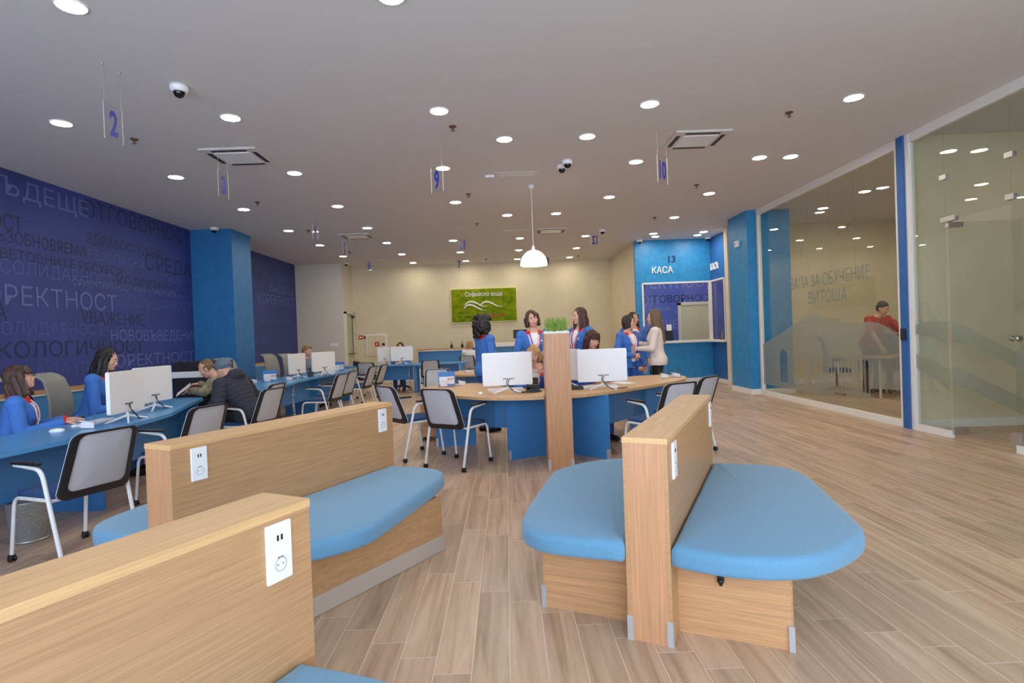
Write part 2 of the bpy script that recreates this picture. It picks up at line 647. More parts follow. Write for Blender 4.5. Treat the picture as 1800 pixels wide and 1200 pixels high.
def spline(pts, n=8, closed=False):
    """Catmull-Rom through the points"""
    out = []
    P = [Vector(p) for p in pts]
    L = len(P)
    rng = range(L) if closed else range(L - 1)
    for i in rng:
        if closed:
            p0, p1, p2, p3 = P[(i - 1) % L], P[i], P[(i + 1) % L], P[(i + 2) % L]
        else:
            p0, p1, p2, p3 = P[max(i - 1, 0)], P[i], P[i + 1], P[min(i + 2, L - 1)]
        for k in range(n):
            t = k / n
            out.append(0.5 * ((2 * p1) + (p2 - p0) * t + (2 * p0 - 5 * p1 + 4 * p2 - p3) * t * t + (3 * p1 - p0 - 3 * p2 + p3) * t ** 3))
    if not closed:
        out.append(P[-1])
    return out

def fillet(pts, rad, n=5):
    P = [Vector(p) for p in pts]
    out = [P[0]]
    for i in range(1, len(P) - 1):
        a, b, c = P[i - 1], P[i], P[i + 1]
        r = min(rad, (a - b).length * 0.48, (c - b).length * 0.48)
        p, q = b + (a - b).normalized() * r, b + (c - b).normalized() * r
        for k in range(n + 1):
            t = k / n
            out.append(p * (1 - t) ** 2 + b * 2 * t * (1 - t) + q * t * t)
    out.append(P[-1])
    return out

def rrect(w, h, r, n=5):
    out = []
    for cx, cy, a0 in ((w / 2 - r, h / 2 - r, 0), (-w / 2 + r, h / 2 - r, pi / 2), (-w / 2 + r, -h / 2 + r, pi), (w / 2 - r, -h / 2 + r, 3 * pi / 2)):
        for k in range(n + 1):
            a = a0 + pi / 2 * k / n
            out.append((cx + r * cos(a), cy + r * sin(a)))
    return out

def offset_in(out, d):
    n = len(out)
    ar = sum(out[i][0] * out[(i + 1) % n][1] - out[(i + 1) % n][0] * out[i][1] for i in range(n))
    sg = 1 if ar > 0 else -1
    res = []
    for i in range(n):
        a, b, c = Vector(out[i - 1][:2]), Vector(out[i][:2]), Vector(out[(i + 1) % n][:2])
        t = ((b - a).normalized() + (c - b).normalized())
        t.normalize()
        nrm = Vector((-t.y, t.x)) * sg
        res.append(tuple(b + nrm * d))
    return res

def resample(out, step):
    res = []
    n = len(out)
    for i in range(n):
        a, b = out[i], out[(i + 1) % n]
        L = math.hypot(b[0] - a[0], b[1] - a[1])
        k = max(1, int(round(L / step)))
        for j in range(k):
            res.append((a[0] + (b[0] - a[0]) * j / k, a[1] + (b[1] - a[1]) * j / k))
    return res

def cushion(mb, out, z0, z1, r, m=0):
    out = resample(out, 0.05)
    if sum(out[i][0] * out[(i + 1) % len(out)][1] - out[(i + 1) % len(out)][0] * out[i][1] for i in range(len(out))) < 0:
        out = out[::-1]
    rs = []
    for k in range(4):
        a = pi / 2 * k / 3
        o = offset_in(out, r * 0.6 * (1 - sin(a)))
        rs.append([(x, y, z0 + r * 0.6 * (1 - cos(a))) for x, y in o])
    for k in range(6):
        a = pi / 2 * k / 5
        o = offset_in(out, r * (1 - cos(a)))
        rs.append([(x, y, z1 - r + r * sin(a)) for x, y in o])
    cx = sum(p[0] for p in out) / len(out)
    cy = sum(p[1] for p in out) / len(out)
    last = rs[-1]
    for f, dz in ((0.9, 0.003), (0.75, 0.006), (0.5, 0.009), (0.25, 0.011), (0.03, 0.011)):
        rs.append([(cx + (p[0] - cx) * f, cy + (p[1] - cy) * f, z1 + dz) for p in last])
    mb.rings(rs, m, True, True)

# ================================================================== THE SETTING
def plane_box(name, x0, x1, y0, y1, z0, z1, mats, label=None, bev=0.0):
    b = MB()
    b.box(((x0 + x1) / 2, (y0 + y1) / 2, (z0 + z1) / 2), (x1 - x0, y1 - y0, z1 - z0), bev)
    return struct(b.build(name, mats), label)

YB = -1.7          # unseen shop-front wall behind the camera, set close to brighten the near ceiling
plane_box('floor', -6.5, 10.0, YB - 0.2, 19.0, -0.12, 0.0, M_FLOOR, 'wood-look floor tiles running into the room')
plane_box('ceiling', -6.5, 10.0, YB - 0.2, 19.0, CEIL, CEIL + 0.12, M_CEIL, 'white painted ceiling with recessed lights')
XL = -6.30
wl = plane_box('wall_left', XL - 0.2, XL, YB - 0.2, 18.8, 0, CEIL, M_MURAL, 'deep blue left wall covered with value words')
plane_box('wall_column_left', XL, -5.47, 11.62, 12.48, 0, CEIL, M_COLUMN, 'bright blue square column on the left wall')
plane_box('wall_left_rear', XL, -4.9, 17.35, 18.8, 0, CEIL, M_GREYW, 'off-white wall block beyond the blue left wall')
plane_box('wall_back', -4.9, 3.5, 18.5, 18.8, 0, CEIL, M_BEIGE, 'beige back wall carrying the moss panel')
plane_box('wall_cash_desk_side', 3.5, 3.62, 15.12, 18.8, 0, CEIL, M_BEIGE, 'beige side wall left of the blue cash desk')
# shop front behind the camera, open windows with mullions
b = MB()
b.box((1.75, YB - 0.1, 3.55), (16.5, 0.2, 0.42))
b.box((1.75, YB - 0.1, 0.15), (16.5, 0.2, 0.3))
for x in (-6.4, -3.6, -0.8, 2.0, 5.0):
    b.box((x, YB - 0.1, 1.88), (0.2, 0.2, CEIL))
struct(b.build('wall_front', M_WHITEPAINT), 'shop front wall behind the camera with window openings')
plane_box('wall_front_right', 5.1, 10.0, YB - 0.2, 2.6, 0, CEIL, M_BEIGE)
plane_box('wall_right', 9.6, 10.0, 2.6, 19.0, 0, CEIL, M_BEIGE, 'beige far wall inside the glazed rooms')
plane_box('wall_training_room_rear', 5.3, 9.6, 13.35, 13.55, 0, CEIL, M_BEIGE, 'beige rear wall of the training room')
plane_box('wall_partition', 5.30, 9.6, 7.25, 7.355, 0, CEIL, M_BEIGE, 'beige cross wall between the glazed rooms')
plane_box('wall_partition_end', 5.16, 5.30, 7.235, 7.36, 0, CEIL, M_KASA2, 'blue end of the cross wall between the glass panes')
plane_box('wall_column_right', 5.0, 5.88, 11.56, 12.52, 0, CEIL, M_KASA, 'blue textured column at the end of the glass wall')
plane_box('baseboard_column_right', 4.985, 5.9, 11.545, 12.535, 0, 0.11, M_WHITEPAINT, 'white baseboard round the right blue column')
plane_box('baseboard_partition', 5.31, 9.6, 7.232, 7.25, 0, 0.11, M_WHITEPAINT, 'white baseboard of the cross wall')
plane_box('baseboard_training_room', 5.9, 9.6, 13.335, 13.35, 0, 0.1, M_WHITEPAINT)
plane_box('baseboard_back', -4.7, 3.5, 18.48, 18.5, 0, 0.09, M_WHITEPAINT, 'white baseboard of the back wall')

# wooden rail and blue dado on the left wall
b = MB()
b.box((XL + 0.065, 7.1, 0.87), (0.13, 9.04, 0.05), 0.004)
struct(b.build('trim_1', M_OAKY), 'oak rail along the foot of the blue left wall')
b = MB()
b.box((XL + 0.06, 7.1, 0.833), (0.12, 9.04, 0.022))
struct(b.build('trim_2', M_WHITEPAINT))
plane_box('wall_dado', XL, XL + 0.1, 2.6, 11.62, 0, 0.82, M_DADO, 'blue dado below the oak rail')
b = MB()
b.box((XL + 0.065, 13.95, 0.9), (0.13, 2.9, 0.05), 0.004)
struct(b.build('trim_3', M_OAKY), 'oak rail beyond the left column')
b = MB()
b.box((XL + 0.06, 13.95, 0.864), (0.12, 2.9, 0.022))
struct(b.build('trim_4', M_WHITEPAINT))
plane_box('wall_dado_rear', XL, XL + 0.1, 12.5, 15.4, 0, 0.85, M_DADO)

# words on the left wall, each at (near Y, far Y, base height, cap height)
def px_ray(px, py):
    x, y = (px - 900) / 1000.0, (py - 600) / 1000.0
    return rt2 * x + dn2 * y + fw
def wall_yz(px, py, X):
    d = px_ray(px, py)
    t = X / d.x
    return d.y * t, 1.40 + d.z * t
WORDS = [  # text, left end, right end (as read off the wall), capital height, tone
    ('БЪДЕЩЕ', -30, 332, 155, 380, 33, 'L'), ('ОТГОВОРНОСТ', 146, 367, 333, 440, 30, 'D'), ('ЛНОСТ', -60, 400, 39, 400, 30, 'D'),
    ('ВЪЗОБНОВЯЕМИ', -22, 425, 150, 447, 22, 'D'), ('ЗДРАВОСЛОВНА', 152, 430, 283, 452, 17, 'D'), ('БЕЗОПАСНА', 156, 459, 254, 470, 17, 'F'),
    ('СРЕДА', 255, 473, 336, 487, 27, 'D'), ('СВЕТОВНИТЕ РЕСУРСИ', -20, 455, 216, 481, 18, 'D'), ('СОЛИДАРНОСТ', 0, 489, 200, 496, 25, 'F'),
    ('ЕКОЛОГИЧНОСТ', 194, 508, 334, 514, 19, 'D'), ('ОРИЕНТИРАНОСТ КЪМ КЛИЕНТИТЕ', 128, 504, 310, 519, 11, 'L'), ('КОРЕКТНОСТ', -66, 534, 205, 545, 38, 'L'),
    ('СОЛИДАРНОСТ', 224, 541, 334, 546, 17, 'F'), ('УВАЖЕНИЕ', 143, 570, 254, 571, 22, 'D'), ('СРЕДА', -130, 562, 13, 562, 37, 'D'),
    ('СОЛИДАРНОСТ', -22, 589, 182, 588, 24, 'F'), ('НОВОВЪВЕДЕНИЕ', 195, 600, 346, 597, 20, 'L'), ('ЕКОЛОГИЧНОСТ', -32, 634, 253, 618, 31, 'D'),
    ('КОРЕКТНОСТ', 184, 644, 341, 637, 22, 'L'), ('А ЗА ПРИРОДАТА', 62, 660, 262, 645, 19, 'F')]
WORDS2 = [('КОРЕКТНОСТ', 454, 534, 518, 538, 17, 'L'), ('БЪДЕЩЕ', 474, 513, 516, 518, 11, 'L'), ('УВАЖЕНИЕ', 428, 606, 470, 605, 12, 'F'),
          ('КОРЕКТНОСТ', 400, 633, 473, 633, 15, 'F'), ('ЕКОЛОГИЧНОСТ', 458, 570, 512, 570, 9, 'F'), ('СРЕДА', 430, 487, 465, 487, 12, 'D')]
mbs = {'L': MB(), 'F': MB(), 'D': MB()}
for t, x0, y0, x1, y1, ch, tone in WORDS + WORDS2:
    Ya, Za = wall_yz(x0, y0, XL)
    Yb, Zb = wall_yz(x1, y1, XL)
    _, Zt = wall_yz(x0, y0 - ch, XL)
    z = (Za + Zb) / 2
    # local X -> +Y, local Y -> +Z, local Z -> +X
    M = Matrix(((0, 0, 1, XL + 0.0015 + {'D': 0.0, 'F': 0.0012, 'L': 0.0024}[tone]), (1, 0, 0, Ya), (0, 1, 0, z), (0, 0, 0, 1)))
    mbs[tone].text(t, M, abs(Yb - Ya), Zt - Za, 0.0)
mbs['L'].build('pale_lettering', M_MLIGHT, wl)
mbs['F'].build('faint_lettering', M_MFAINT, wl)
mbs['D'].build('dark_lettering', M_MDARK, wl)

# rear left door in the short side wall
d1 = struct(empty('door_1', (-4.9, 17.95, 0)), 'grey service door with a closer left of the back wall')
b = MB()
b.box((0.02, 0, 1.12), (0.05, 0.86, 2.24), 0.004)
b.build('door_leaf', M_DOOR, d1)
b = MB()
b.box((0.03, -0.47, 1.15), (0.09, 0.08, 2.3))
b.box((0.03, 0.47, 1.15), (0.09, 0.08, 2.3))
b.box((0.03, 0, 2.28), (0.09, 1.02, 0.08))
b.build('door_frame', M_DOORW, d1)
b = MB()
b.box((0.08, 0.26, 2.16), (0.06, 0.22, 0.06), 0.005)
b.tube([(0.11, 0.2, 2.16), (0.16, -0.05, 2.18), (0.09, -0.2, 2.2)], 0.008)
b.build('door_closer', M_BLACK, d1)
b = MB()
b.tube(fillet([(0.05, 0.3, 1.0), (0.1, 0.3, 1.0), (0.1, -0.3, 1.0), (0.05, -0.3, 1.0)], 0.03), 0.014)
b.build('door_handle', M_BLACK, d1)
b = MB()
b.tube([(0.055, 0.22, 1.0), (0.055, 0.22, 2.12)], 0.008)
b.build('latch_rod', M_DARK, d1)

# ------------------------------------------------------------------ cash desk booth
KX0, KX1, KY = 3.5, 5.49, 15.0
b = MB()
b.box(((KX0 + KX1) / 2, KY + 0.06, 3.20), (KX1 - KX0, 0.12, 1.12))
b.box(((KX0 + KX1) / 2, KY + 0.06, 0.515), (KX1 - KX0, 0.12, 1.03))
b.box((KX0 + 0.08, KY + 0.06, 1.84), (0.16, 0.12, 1.62))
kw = struct(b.build('wall_cash_desk', M_KASA), 'bright blue plastered front of the cash desk')
b = MB()
b.box((KX1 + 0.06, 14.53, 3.20), (0.12, 1.18, 1.12))
b.box((KX1 + 0.06, 14.53, 0.515), (0.12, 1.18, 1.03))
b.box((KX1 + 0.06, 13.99, 1.84), (0.12, 0.10, 1.62))
kw2 = struct(b.build('wall_cash_desk_return', M_KASA2), 'deeper blue return side of the cash desk')
plane_box('baseboard_cash_desk', KX0 - 0.01, KX1, KY - 0.015, KY, 0, 0.09, M_WHITEPAINT, 'white baseboard of the cash desk')
plane_box('baseboard_cash_desk_return', KX1 - 0.015, KX1, 13.94, KY - 0.015, 0, 0.09, M_WHITEPAINT)
plane_box('trim_5', KX1 - 0.02, KX1 + 0.1, 13.82, 13.94, 0, CEIL, M_WHITEPAINT, 'white door post right of the cash desk')
plane_box('wall_cash_desk_rear', 3.62, 9.6, 17.5, 17.7, 0, CEIL, M_MURAL_LIT, 'blue word wall inside the cash desk')
plane_box('wall_cash_desk_right', 6.9, 7.05, 13.55, 17.5, 0, CEIL, M_BEIGE)
plane_box('wall_corridor', 5.7, 6.9, 13.56, 13.70, 0, CEIL, M_BEIGE)
b = MB()
for t, x, z, w, h in (('КОРЕКТНОСТ', 3.7, 2.66, 2.75, 0.36), ('НОВОВЪВЕДЕНИЕ', 4.1, 1.98, 1.05, 0.10), ('БЪДЕЩЕ', 3.9, 1.42, 1.45, 0.26)):
    b.text(t, Matrix(((1, 0, 0, x), (0, 0, -1, 17.498), (0, 1, 0, z), (0, 0, 0, 1))), w, h, 0.001)
b.build('pale_lettering', mat('booth_pale_letters', (128, 142, 214), 0.55), bpy.data.objects['wall_cash_desk_rear'])  # letters lightened to show on the brightened booth mural
b = MB()
b.text('ОТГОВОРНОСТ', Matrix(((1, 0, 0, 4.2), (0, 0, -1, 17.498), (0, 1, 0, 2.22), (0, 0, 0, 1))), 2.3, 0.22, 0.001)
b.build('dark_lettering', M_MDARK, bpy.data.objects['wall_cash_desk_rear'])
d2 = struct(empty('door_2', (5.86, 17.5, 0)), 'pale grey-green door inside the cash desk')
b = MB()
b.box((0, -0.03, 1.06), (0.86, 0.04, 2.12), 0.004)
b.build('door_leaf', M_DOORW, d2)
b = MB()
b.box((-0.47, -0.03, 1.1), (0.09, 0.08, 2.2))
b.box((0.47, -0.03, 1.1), (0.09, 0.08, 2.2))
b.box((0, -0.03, 2.165), (1.03, 0.08, 0.09))
b.build('door_frame', M_WHITEPAINT, d2)
b = MB()
b.tube([(-0.36, -0.05, 1.02), (-0.36, -0.1, 1.02), (-0.24, -0.1, 1.02)], 0.011)
b.build('door_handle', M_BLACK, d2)
# cash desk window
w3 = struct(empty('window_3', (0, 0, 0)), 'cash desk window with white frame turning the corner')
b = MB()
b.box((3.675, KY, 1.85), (0.045, 0.05, 1.57))
b.box((KX1 - 0.03, KY - 0.005, 1.85), (0.07, 0.07, 1.57))
b.box((4.58, KY, 2.62), (1.8, 0.05, 0.04))
b.box((KX1, 14.53, 2.62), (0.05, 1.0, 0.04))
b.box((KX1, 14.06, 1.85), (0.05, 0.04, 1.57))
b.build('window_frame', M_WHITEPAINT, w3)
b = MB()
b.box((4.57, KY + 0.03, 1.83), (1.75, 0.008, 1.54))
b.build('pane', M_GLASS2, w3)
b = MB()
b.box((KX1 + 0.03, 14.53, 1.83), (0.008, 0.92, 1.54))
b.build('pane', M_GLASS2, w3)
b = MB()
b.prism([(3.62, KY - 0.12), (KX1 - 0.12, KY - 0.12), (KX1 - 0.12, 13.98), (KX1 + 0.1, 13.98), (KX1 + 0.1, KY + 0.45), (3.62, KY + 0.45)], 1.03, 1.085)
b.build('window_sill', M_WHITEPAINT, w3)
# lettering fixed on the booth
o = thing('cash_desk_sign', 'white raised cash-desk letters on the front of the blue booth', 'sign', (3.94, KY, 2.88))
b = MB()
b.text('КАСА', Matrix(((1, 0, 0, 0), (0, 0, -1, -0.012), (0, 1, 0, 0), (0, 0, 0, 1))), 0.55, 0.17, 0.02)
b.build('letters', M_SIGNWHITE, o)
o = thing('cash_desk_sign', 'white raised cash-desk letters on the narrow return of the booth', 'sign', (KX1, 14.95, 2.9))
b = MB()
b.text('КАСА', Matrix(((0, 0, -1, -0.012), (-1, 0, 0, 0), (0, 1, 0, 0), (0, 0, 0, 1))), 0.52, 0.17, 0.02)
b.build('letters', M_SIGNWHITE, o)
o = thing('number_sign', 'dark blue number 13 above the cash desk letters', 'sign', (4.38, KY, 3.16))
b = MB()
b.text('13', Matrix(((1, 0, 0, 0), (0, 0, -1, -0.006), (0, 1, 0, 0), (0, 0, 0, 1))), 0.19, 0.17, 0.01, bold=.02)
b.build('digits', M_DARKBLUE, o)

# ------------------------------------------------------------------ glazed partition
GX = 5.22
w1 = struct(empty('window_1', (GX, 0, 0)), 'floor-to-ceiling glass wall of the training room')
b = MB()
b.box((0, 9.46, 0.045), (0.06, 4.18, 0.09))
b.box((0, 9.46, CEIL - 0.06), (0.06, 4.18, 0.12))
b.box((0, 7.395, CEIL / 2), (0.07, 0.07, CEIL))
b.box((0, 11.51, CEIL / 2), (0.07, 0.07, CEIL))
b.build('window_frame', M_WHITEPAINT, w1)
js = [7.43, 8.37, 9.02, 9.68, 11.475]
for a, c in zip(js[:-1], js[1:]):
    b = MB()
    b.box((0, (a + c) / 2, 1.865), (0.01, c - a - 0.006, 3.55))
    b.build('pane', M_GLASS, w1)
# frosted mountain film with cut-out landmarks
cu = bpy.data.curves.new('f', 'CURVE')
cu.dimensions = '2D'
cu.fill_mode = 'BOTH'
def cpoly(pts):
    sp = cu.splines.new('POLY')
    sp.points.add(len(pts) - 1)
    for p, q in zip(sp.points, pts):
        p.co = (q[0], q[1], 0, 1)
    sp.use_cyclic_u = True
ridge = spline([(11.46, 1.02, 0), (10.84, 1.2, 0), (10.2, 1.40, 0), (9.75, 1.545, 0), (9.4, 1.52, 0), (8.9, 1.43, 0), (8.43, 1.39, 0), (8.0, 1.395, 0), (7.7, 1.32, 0), (7.44, 1.17, 0)], 5)
cpoly([(p.x, p.y) for p in ridge] + [(7.44, 0.48), (8.1, 0.44), (8.1, 0.3), (9.0, 0.3), (9.0, 0.22), (11.46, 0.22)])
def arch(y, z0, w, h):
    out = [(y - w / 2, z0), (y + w / 2, z0)]
    for k in range(9):
        a = pi * k / 8
        out.append((y + w / 2 * cos(a), z0 + h - w / 2 + w / 2 * sin(a)))
    return out
cpoly(arch(10.62, 0.32, 0.28, 0.62))
for y in (10.05, 9.92, 9.62):
    cpoly([(y - 0.05, 0.34), (y + 0.05, 0.34), (y + 0.05, 0.80), (y - 0.05, 0.80)])
cpoly(arch(9.42, 0.55, 0.16, 0.22))
for k in range(7):
    y = 9.1 - k * 0.09
    cpoly([(y - 0.02, 0.40), (y + 0.02, 0.40), (y + 0.02, 0.82), (y - 0.02, 0.82)])
for y in (8.36, 8.26, 8.16):
    cpoly([(y - 0.03, 0.36), (y + 0.03, 0.36), (y + 0.03, 0.84), (y - 0.03, 0.84)])
fo = bpy.data.objects.new('f', cu)
COL.objects.link(fo)
me = bpy.data.meshes.new_from_object(fo.evaluated_get(bpy.context.evaluated_depsgraph_get()))
bpy.data.objects.remove(fo)
for v in me.vertices:
    v.co = Vector((-0.0065, v.co.x, v.co.y))
me.materials.clear()
me.materials.append(M_FROST)
link('frosted_film', me, w1)
b = MB()
for t, ya, z, w, h in (('ЗАЛА ЗА ОБУЧЕНИЕ', 10.28, 2.02, 2.25, 0.20), ('ВИТОША', 9.68, 1.74, 1.1, 0.20)):
    b.text(t, Matrix(((0, 0, -1, -0.0075), (-1, 0, 0, ya), (0, 1, 0, z), (0, 0, 0, 1))), w, h, 0.0008)
b.build('frosted_lettering', M_FROSTT, w1)

w2 = struct(empty('window_2', (GX, 0, 0)), 'fixed glass panes round the glass door')
b = MB()
b.box((0, 6.93, 0.04), (0.06, 0.62, 0.08))
b.box((0, 4.2, 0.04), (0.06, 3.1, 0.08))
b.box((0, 4.9, CEIL - 0.055), (0.06, 4.66, 0.11))
b.box((0, 7.2, CEIL / 2), (0.07, 0.07, CEIL))
b.box((0, 2.63, CEIL / 2), (0.07, 0.07, CEIL))
b.build('window_frame', M_WHITEPAINT, w2)
for a, c, z0, z1 in ((6.645, 7.17, 0.08, 3.65), (5.77, 6.64, 2.55, 3.65), (4.3, 5.765, 0.08, 3.65), (2.66, 4.295, 0.08, 3.65)):
    b = MB()
    b.box((0, (a + c) / 2, (z0 + z1) / 2), (0.01, c - a, z1 - z0))
    b.build('pane', M_GLASS, w2)
for y, z, l in ((6.64, 3.06, 0.10), (5.765, 3.05, 0.10), (5.765, 2.62, 0.10), (6.58, 2.56, 0.22), (5.765, 0.12, 0.12)):
    b = MB()
    b.box((0, y, z), (0.05, l, 0.06 if z > 1 else 0.16), 0.004)
    b.build('clamp', M_METAL, w2)
def wave(mb, f0, f1, a, c, n=24, flip=1, x=-0.0065):
    vs = []
    for k in range(n + 1):
        t = a + (c - a) * k / n
        vs += [(x, t, f0(t)), (x, t, f1(t))]
    mb.add(vs, [(2 * k, 2 * k + 1, 2 * k + 3, 2 * k + 2) for k in range(n)], 0, True)
def interp(P):
    def f(t):
        for (a, x), (c, y) in zip(P[:-1], P[1:]):
            if a <= t <= c or (t < a and a == P[0][0]) or (t > c and c == P[-1][0]):
                u = (t - a) / (c - a)
                u = u * u * (3 - 2 * u) * 0.35 + u * 0.65
                return x + (y - x) * u
    return f
b = MB()
wave(b, interp([(6.64, 1.36), (6.9, 1.385), (7.17, 1.34)]), interp([(6.64, 1.10), (6.9, 1.19), (7.17, 1.22)]), 6.65, 7.165)
wave(b, interp([(6.64, 0.80), (6.9, 0.92), (7.17, 0.97)]), interp([(6.64, 0.56), (6.9, 0.70), (7.17, 0.80)]), 6.65, 7.165)
wave(b, interp([(4.3, 0.35), (5.0, 0.75), (5.76, 1.06)]), interp([(4.3, 0.1), (5.0, 0.5), (5.76, 0.84)]), 4.32, 5.75)
b.build('frosted_film', M_FROST2, w2)
# glass door leaf standing open into the side room
d3 = struct(empty('door_3', (GX, 6.62, 0)), 'glass door standing open with a round knob')
b = MB()
b.box((0.46, 0, 1.285), (0.88, 0.01, 2.5))
b.build('pane', M_GLASS, d3)
b = MB()
b.box((0.09, 0, 0.08), (0.18, 0.05, 0.09), 0.004)
b.build('hinge', M_METAL, d3)
b = MB()
b.box((0.09, 0, 2.5), (0.18, 0.05, 0.07), 0.004)
b.build('hinge', M_METAL, d3)
b = MB()
b.lathe([(0.001, -0.06), (0.035, -0.06), (0.038, -0.04), (0.014, -0.03), (0.014, 0.03), (0.038, 0.04), (0.035, 0.06), (0.001, 0.06)], (0, 0, 0), 20,
        M=Matrix.Translation((0.78, 0, 1.14)) @ Matrix.Rotation(pi / 2, 4, 'X'))
b.build('knob', M_CHROME, d3)
b = MB()
n = 20
P1 = spline([(0.02, 0, 1.36), (0.2, 0, 1.30), (0.45, 0, 1.16), (0.88, 0, 0.93)], 7)
P2 = spline([(0.02, 0, 1.10), (0.2, 0, 1.05), (0.45, 0, 0.93), (0.88, 0, 0.70)], 7)
for dz in (0, -0.52):
    vs = []
    for p, q in zip(P1, P2):
        vs += [(p.x, -0.0065, p.z + dz), (q.x, -0.0065, q.z + dz + 0.03)]
    b.add(vs, [(2 * k, 2 * k + 1, 2 * k + 3, 2 * k + 2) for k in range(len(P1) - 1)], 0, True)
b.build('frosted_film', M_FROST2, d3)
o = thing('access_reader', 'small black card reader on the blue strip between the glass panes', 'card reader', (5.16, 7.30, 1.22))
b = MB()
b.box((-0.012, 0, 0), (0.024, 0.08, 0.15), 0.006)
b.build('housing', M_BLACK, o)
b = MB()
b.box((-0.026, 0.0, 0.035), (0.004, 0.03, 0.02))
b.build('indicator', M_SIGNBLUE, o)

# ================================================================== BENCHES
def make_bench(label, near=0.57, far=0.565):
    r = thing('waiting_bench', label, 'bench', group='double-sided waiting benches')
    L, H, hw = 1.74, 0.92, 0.10
    b = MB()
    b.box((-hw + 0.009, L / 2, H / 2 - 0.013), (0.018, L, H - 0.026), 0.001)
    b.box((hw - 0.009, L / 2, H / 2 - 0.013), (0.018, L, H - 0.026), 0.001)
    b.build('backrest', M_OAKY, r)
    for y in (0.008, L - 0.008):
        b = MB()
        b.box((0, y, H / 2 - 0.013), (2 * hw - 0.036, 0.014, H - 0.026))
        b.build('end_panel', M_OAKZ, r)
    b = MB()
    b.box((0, L / 2, H - 0.013), (2 * hw + 0.004, L + 0.004, 0.026), 0.0015)
    b.build('top_board', M_OAKTOP, r)
    for x in (-1, 1):
        for y in (0, L):
            b = MB()
            sy = -1 if y == 0 else 1
            b.box((x * (hw + 0.001), y - sy * 0.008, 0.055), (0.003, 0.024, 0.11))
            b.box((x * (hw - 0.012), y + sy * 0.0012, 0.055), (0.026, 0.003, 0.11))
            b.build('corner_foot', M_FOOT, r)
    R = [(.0, .103), (-.03, .22), (-.035, .39), (.01, .555), (.10, .685), (.28, .81), (.48, .885), (.68, .865), (1.0, .80), (1.32, .735), (1.59, .645), (1.70, .50), (1.705, .30), (1.68, .103)]
    for sg in (1, -1):
        pts = [(v, u) for u, v in R] if sg == 1 else [(-v, 1.655 - u) for u, v in R]
        if sg == -1:
            pts = pts[::-1]
        mid = spline([(p[0], p[1], 0) for p in pts], 3)
        out = [(p.x, p.y) for p in mid]
        if sg == -1:
            out = out[::-1]
        b = MB()
        cushion(b, out, 0.355, 0.452, 0.034)
        b.build('seat_cushion', M_CUSH, r)
        n0, f0 = near, far
        for e0, ey in ((n0, 0.165), (f0, 1.36)):
            b = MB()
            b.box((sg * (hw + e0) / 2, ey, 0.178), (e0 - hw, 0.02, 0.356))
            b.build('seat_support', M_OAKX, r)
        b = MB()
        b.wall((sg * n0, 0.157), (sg * f0, 1.369), 0.0, 0.356, 0.018)
        fp = b.build('front_panel', M_OAKY, r)
        b = MB()
        b.wall((sg * (n0 + 0.0105), 0.157), (sg * (f0 + 0.0105), 1.369), 0.005, 0.105, 0.003)
        b.build('plinth_strip', M_SATIN, fp)
        for e0, ey in ((n0, 0.152), (f0, 1.373)):
            b = MB()
            b.box((sg * (e0 + 0.002), ey, 0.055), (0.024, 0.012, 0.11))
            b.build('corner_foot', M_FOOT, r)
    b = MB()
    b.box((0.29, 0.146, 0.31), (0.03, 0.016, 0.10), 0.004)
    b.cap((0.29, 0.143, 0.265), (0.29, 0.143, 0.25), 0.015, 0.008)
    b.build('seat_bracket', M_BLACK, r)
    for y in (0.145, 1.615):
        b = MB()
        b.box((hw + 0.005, y, 0.80), (0.011, 0.088, 0.168), 0.004)
        s = b.build('power_socket', M_WHITEP, r)
        b = MB()
        b.box((hw + 0.011, y - 0.007, 0.842), (0.002, 0.006, 0.016))
        b.box((hw + 0.011, y + 0.007, 0.842), (0.002, 0.006, 0.016))
        b.build('usb_port', M_BLACK, s)
        b = MB()
        T = Matrix.Translation((hw + 0.0105, y, 0.765)) @ Matrix.Rotation(pi / 2, 4, 'Y')
        b.lathe([(0.021, -0.001), (0.021, 0.0022), (0.0185, 0.0022), (0.0175, -0.004), (0.0001, -0.004)], (0, 0, 0), 20, M=T, cap=False)
        so = b.build('socket_recess', M_MESH, s)  # grey colour stands in for shade inside the round hollow
        b = MB()
        for dy in (-0.009, 0.009):
            b.ball((hw + 0.009, y + dy, 0.765), 0.0028)
        b.box((hw + 0.011, y, 0.785), (0.003, 0.018, 0.004))
        b.build('socket_hole', M_DARK, s)
    return r
B1 = make_bench('oak waiting bench on the right, seen end-on with both blue seats in view')
B1.location = (.60, 2.52, 0)
B1.rotation_euler = (0, 0, -radians(26))
B2 = make_bench('oak waiting bench on the left behind the nearest bench', 0.60, 0.75)
B2.location = (-1.75, 2.845, 0)
B2.rotation_euler = (0, 0, -radians(26.5))
dup(B2, (-1.49, .245, 0), -radians(26.5), 'nearest oak waiting bench, cut off at the lower left corner')

